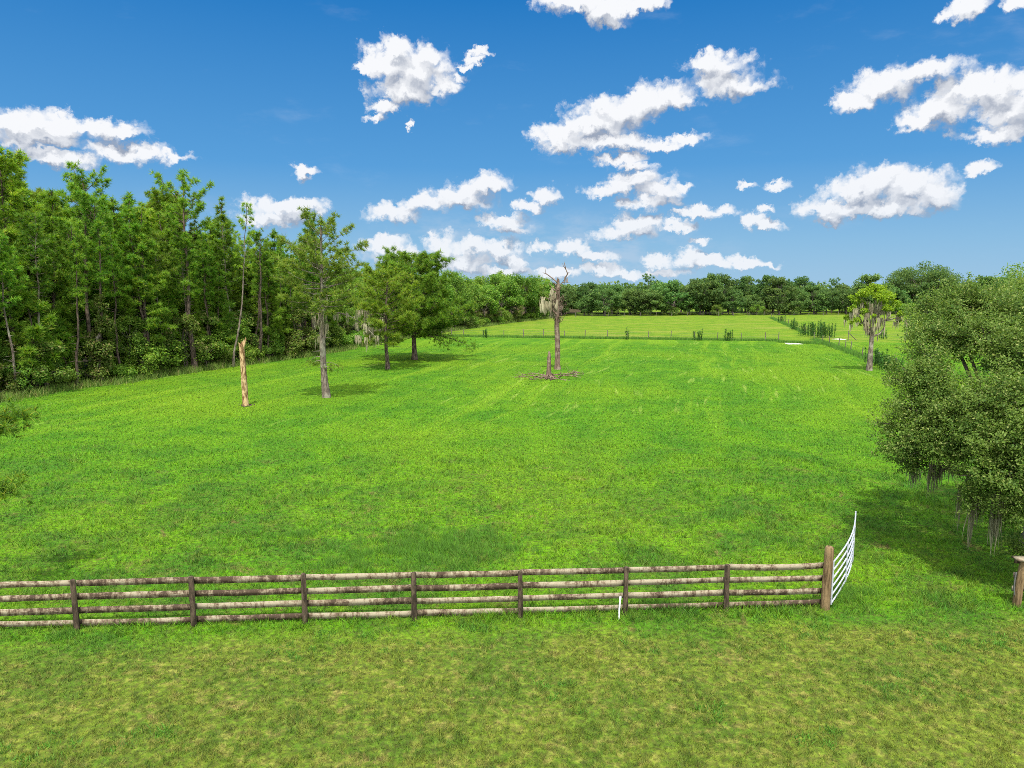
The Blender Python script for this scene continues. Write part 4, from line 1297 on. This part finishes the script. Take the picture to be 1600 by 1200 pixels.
def gate():
    h = at(1298, 950)
    root = thing('metal_gate', 'silver six bar metal gate swung open from the thick post', 'gate', h)
    tip = np.array(atY(1337, 803, 24.3) - h); tip[2] = 0
    def plan(t):
        side = np.array((tip[1], -tip[0], 0)); side = side / np.linalg.norm(side)
        return tip * t + side * 0.16 * math.sin(math.pi * t)
    top = lambda t: 1.42 - 0.02 * t
    for k in range(6):
        m = MB()
        pts = np.array([plan(t) + np.array((0, 0, 0.14 + (1.36 - 0.14) * k / 5 - 0.22 * t)) for t in np.linspace(0, 1, 12)])
        m.tube(pts, 0.024, 7)
        m.build('bar', M_GALV, root, smooth=True)
    for t in (0.0, 0.33, 0.66, 1.0):
        m = MB()
        c = plan(t)
        c2 = c + np.array((0.03, 0.0, 0)) if 0 < t < 1 else c
        m.tube(np.array((c2 + (0, 0, 0.11 - .20 * t * (0.5)), c2 + (0, 0, 0.75 - .2 * t), c2 + (0, 0, 1.39 - .22 * t))), 0.020 if 0 < t < 1 else 0.026, 6)
        m.build('upright', M_GALV, root, smooth=True)
    for z in (0.3, 1.15):
        m = MB(); m.tube(np.array(((-0.14, 0, z), (-0.05, 0.01, z), (0.0, 0, z))), 0.02, 6); m.build('hinge', M_WIRE, root)
gate()

def corner_post():
    c = at(1590, 946)
    root = thing('corner_post', 'round brown post beyond the open gate with a rail end on top', 'post', c)
    rng = np.random.default_rng(83)
    m = MB()
    m.tube(np.array(((-.03, 0, -.1), (-.01, 0, .6), (.05, 0, 1.2), (.06, 0, 1.36))), (0.112, 0.105, 0.100, 0.092), 12, True, 0.03, rng)
    m.build('post', M_GATEPOST, root, smooth=True)
    for z in (1.28, 0.86, 0.45):
        m = MB(); m.box((1.3, 0.15, z), (1.4, 0.018, 0.075)); m.build('rail', M_BOARD, root)
    m = MB(); m.box((0.1, 0.0, 1.395), (0.30, 0.16, 0.025)); m.build('cap_board', M_BOARD, root)
    m = MB(); m.tube(np.array(((-.15, -.02, 1.0), (-.17, -.02, .75), (-.16, -.02, .5), (-.13, -.02, .32))), 0.022, 5); m.build('latch_chain', M_WIRE, root)
corner_post()

def stake():
    c = at(967, 968)
    root = thing('white_pipe', 'thin white pipe standing by the board fence', 'pipe', c)
    m = MB(); m.tube(np.array(((0, 0, -.1), (0.01, 0.02, .3), (0.035, 0.05, .6))), 0.023, 9); m.build('pipe', M_PVC, root, smooth=True)
    m = MB(); m.tube(np.array(((0.033, 0.05, .555), (0.036, 0.05, .61), (0.04, 0.055, .64))), (0.031, 0.031, 0.026), 9); m.build('fitting', M_PVC, root, smooth=True)
stake()

# ------------------------------------------------------------------ wire fences
def wire_fence(label, pts, hs, wires=(0.35, 0.75, 1.15), r=0.07, mat=None, braces=(), wire_r=0.008):
    root = thing('wire_fence', label, 'fence', pts[0])
    o = np.array(pts[0])
    rng = np.random.default_rng(int(abs(pts[0].x * 10)) + 3)
    P = [np.array(q) - o for q in pts]
    for k, q in enumerate(P):
        m = MB(); h = hs * rng.uniform(0.88, 1.1); ln = rng.normal(0, .05, 2)
        m.tube(np.array((q + (0, 0, -.1), q + (ln[0] * .5, ln[1] * .5, h * .5), q + (ln[0], ln[1], h))), (r, r * .95, r * .85), 7, True, 0.05, rng)
        m.build('post', mat or M_GREYPOST, root, smooth=True)
    m = MB()
    for a, b in zip(P[:-1], P[1:]):
        for z in wires:
            m.tube(np.array((a + (0, 0, z), (a + b) / 2 + (0, 0, z - .02), b + (0, 0, z))), wire_r, 3, False)
    m.build('wire', M_WIRE, root)
    for a, b in braces:
        m = MB(); m.tube(np.array((np.array(a) - o, np.array(b) - o)), 0.06, 6); m.build('brace', mat or M_GREYPOST, root)
    return root

cross_px = [690, 706, 724, 755, 787, 818, 849, 882, 914, 949, 981, 1013, 1048, 1085, 1121, 1158, 1196, 1216]
wire_fence('low wire fence of thin posts crossing before the yellowish far field', [at(px, 525.5 + (px - 706) * 7.5 / 510) for px in cross_px], 1.45)
side = [at(px, py) for px, py in ((1440, 592), (1399, 578), (1373, 568), (1347, 558), (1329, 548), (1321, 546), (1310, 543), (1296, 538), (1285, 535), (1272, 531))]
wire_fence('side wire fence running away past the mossy tree', side, 1.35)
lane = [at(px, py) for px, py in ((1258, 521), (1248, 516), (1240, 512), (1232, 508), (1226, 505), (1220, 502.5), (1214, 500), (1209, 498), (1205, 496.5))]
wire_fence('wire fence along the far lane leading to the tree line', lane, 1.5)
br = at(1325, 533)
wire_fence('braced wire fence with one slanting pole at the lane', [br, at(1371, 533), at(1415, 532), at(1470, 531)], 1.7,
           braces=((br + Vector((0.1, 0, 1.35)), at(1338, 532.5) + Vector((0, 0, 0.1))),))
back = [Vector((20 + i * 5.2, 224 + i * 5.2 * 0.148, 0)) for i in range(34)]
wire_fence('long post and wire fence at the foot of the far tree line', back, 1.4, r=0.09)

# unmown strips under the wire fences
rng = np.random.default_rng(91)
sp = []
for a, b, n in ((CROSS_A, CROSS_B, 900), (CROSS_A + (CROSS_A - CROSS_B) * .12, CROSS_A, 80), (side[0], side[-1], 420), (lane[0], lane[-1], 240)):
    for k in range(n):
        q = a.lerp(b, rng.random()); sp.append((q.x + rng.normal(0, .25), q.y + rng.normal(0, .35), 0))
for a, b in ((at(1216, 535), at(1290, 538)),):
    for k in range(140):
        q = a.lerp(b, rng.random()); sp.append((q.x, q.y + rng.normal(0, .4), 0))
tufts('tall_grass', sp, M_TALL, 'dark unmown grass strip under the wire fences', 'grass', 0.25, 0.65, 26, 0.28, 92, width=0.035)
# ranker tussocks in the near pasture
sp = []
for px, py, n, s_ in ((690, 850, 60, 1.6), (640, 872, 40, 1.2), (735, 862, 34, 1.0), (470, 836, 8, 0.25), (530, 885, 12, 0.5), (1190, 845, 10, .6), (640, 850, 14, .9), (1120, 800, 10, .8), (560, 868, 10, .6), (1330, 930, 16, .5), (1040, 945, 8, .5)):
    c = at(px, py)
    for k in range(n):
        sp.append((c.x + rng.normal(0, s_), c.y + rng.normal(0, s_ * .7), 0))
tufts('grass_tussocks', sp, M_TALL, 'longer lush grass tufts in the pasture behind the board fence', 'grass', 0.14, 0.34, 60, 0.13, 93, width=0.011, lean=0.6)

sp = []
for px, py, n, s_ in ((105, 993, 30, .22), (450, 1010, 10, .5), (740, 978, 16, .25), (165, 1000, 10, .3), (1200, 965, 16, .7), (1030, 1000, 10, .6), (620, 985, 14, .8), (1290, 985, 14, .5), (1480, 1000, 18, .8), (1560, 1010, 14, .6), (230, 1140, 9, .4), (60, 1180, 12, .4), (1110, 1120, 9, .3), (1290, 1150, 9, .4), (860, 1090, 8, .5), (1420, 1080, 10, .5)):
    c = at(px, py)
    for k in range(n):
        sp.append((c.x + rng.normal(0, s_), c.y + rng.normal(0, s_ * .7), 0))
tufts('lawn_weeds', sp, M_TALL, 'dark low weeds scattered through the yellowish lawn', 'weeds', 0.04, 0.13, 34, 0.07, 94, width=0.022, lean=0.9)

# weeds at the fences: each clump its own
def weed(px, py, H, n, spread, seed, label, mat=M_WEED):
    rng = np.random.default_rng(seed)
    c = at(px, py)
    stems, lv = MB(), MB()
    for k in range(int(n * 1.1)):
        b = np.array((rng.normal(0, spread), rng.normal(0, spread * .6), 0))
        h = H * rng.uniform(0.65, 1.05)
        e = b + np.array((rng.normal(0, .12), rng.normal(0, .12), h))
        stems.tube(np.array((b - (0, 0, .05), (b + e) / 2, e)), (0.015, 0.012, 0.006), 4, False)
        m = 64
        f_ = rng.uniform(0.08, 1.0, m)
        pos = b + (e - b) * f_[:, None]
        tip = pos + rng.normal(0, 1, (m, 3)) * np.array((.18, .18, .06)) + (0, 0, .16)
        lv.blades(pos, tip, np.full(m, 0.08), rng)
    root = thing('weed_clump', label, 'weeds', c, 'tall weed clumps at the wire fences')
    stems.build('stems', M_TALL, root); lv.build('foliage', mat, root)
for i, (px, py, H, n, s_, lb) in enumerate((
    (761, 528, 1.6, 6, .3, 'small weed clump at the wire fence nearest the low wood'), (981, 531, 2.2, 4, .35, 'few thin weed stems at the cross fence, right of the dead tree'),
    (1089, 532, 2.0, 8, .35, 'upright weed clump at the middle of the cross fence'), (1138, 533, 2.1, 9, .4, 'twin topped weed clump near the end of the cross fence'),
    (1222, 504, 2.2, 8, .7, 'small dark weed clump on the far lane fence'), (1241, 516, 2.6, 14, .6, 'square dark weed clump on the lane fence'),
    (1262, 525, 2.6, 26, 1.0, 'broad weed thicket where the fences meet, its near half'), (1276, 527, 2.5, 20, .8, 'weed thicket between the lane fences, its middle'),
    (1283, 528, 3.4, 8, .3, 'tallest weed plume in the thicket where fences meet'), (1294, 528, 2.7, 20, .7, 'weed thicket beside the sand patch across the lane'),
    (1374, 571, 2.0, 12, .5, 'taller weed clump just beside the mossy tree'), (1386, 578, 1.5, 16, .6, 'low weed clump by the side fence near the mossy tree'), (1397, 580, 1.7, 6, .3, 'last thin weeds on the side fence before the near oak'),
    (1378, 530, 1.5, 7, .5, 'small weed clump on the braced fence beyond the mossy tree'))):
    weed(px, py, H, n, s_, 400 + i, lb)
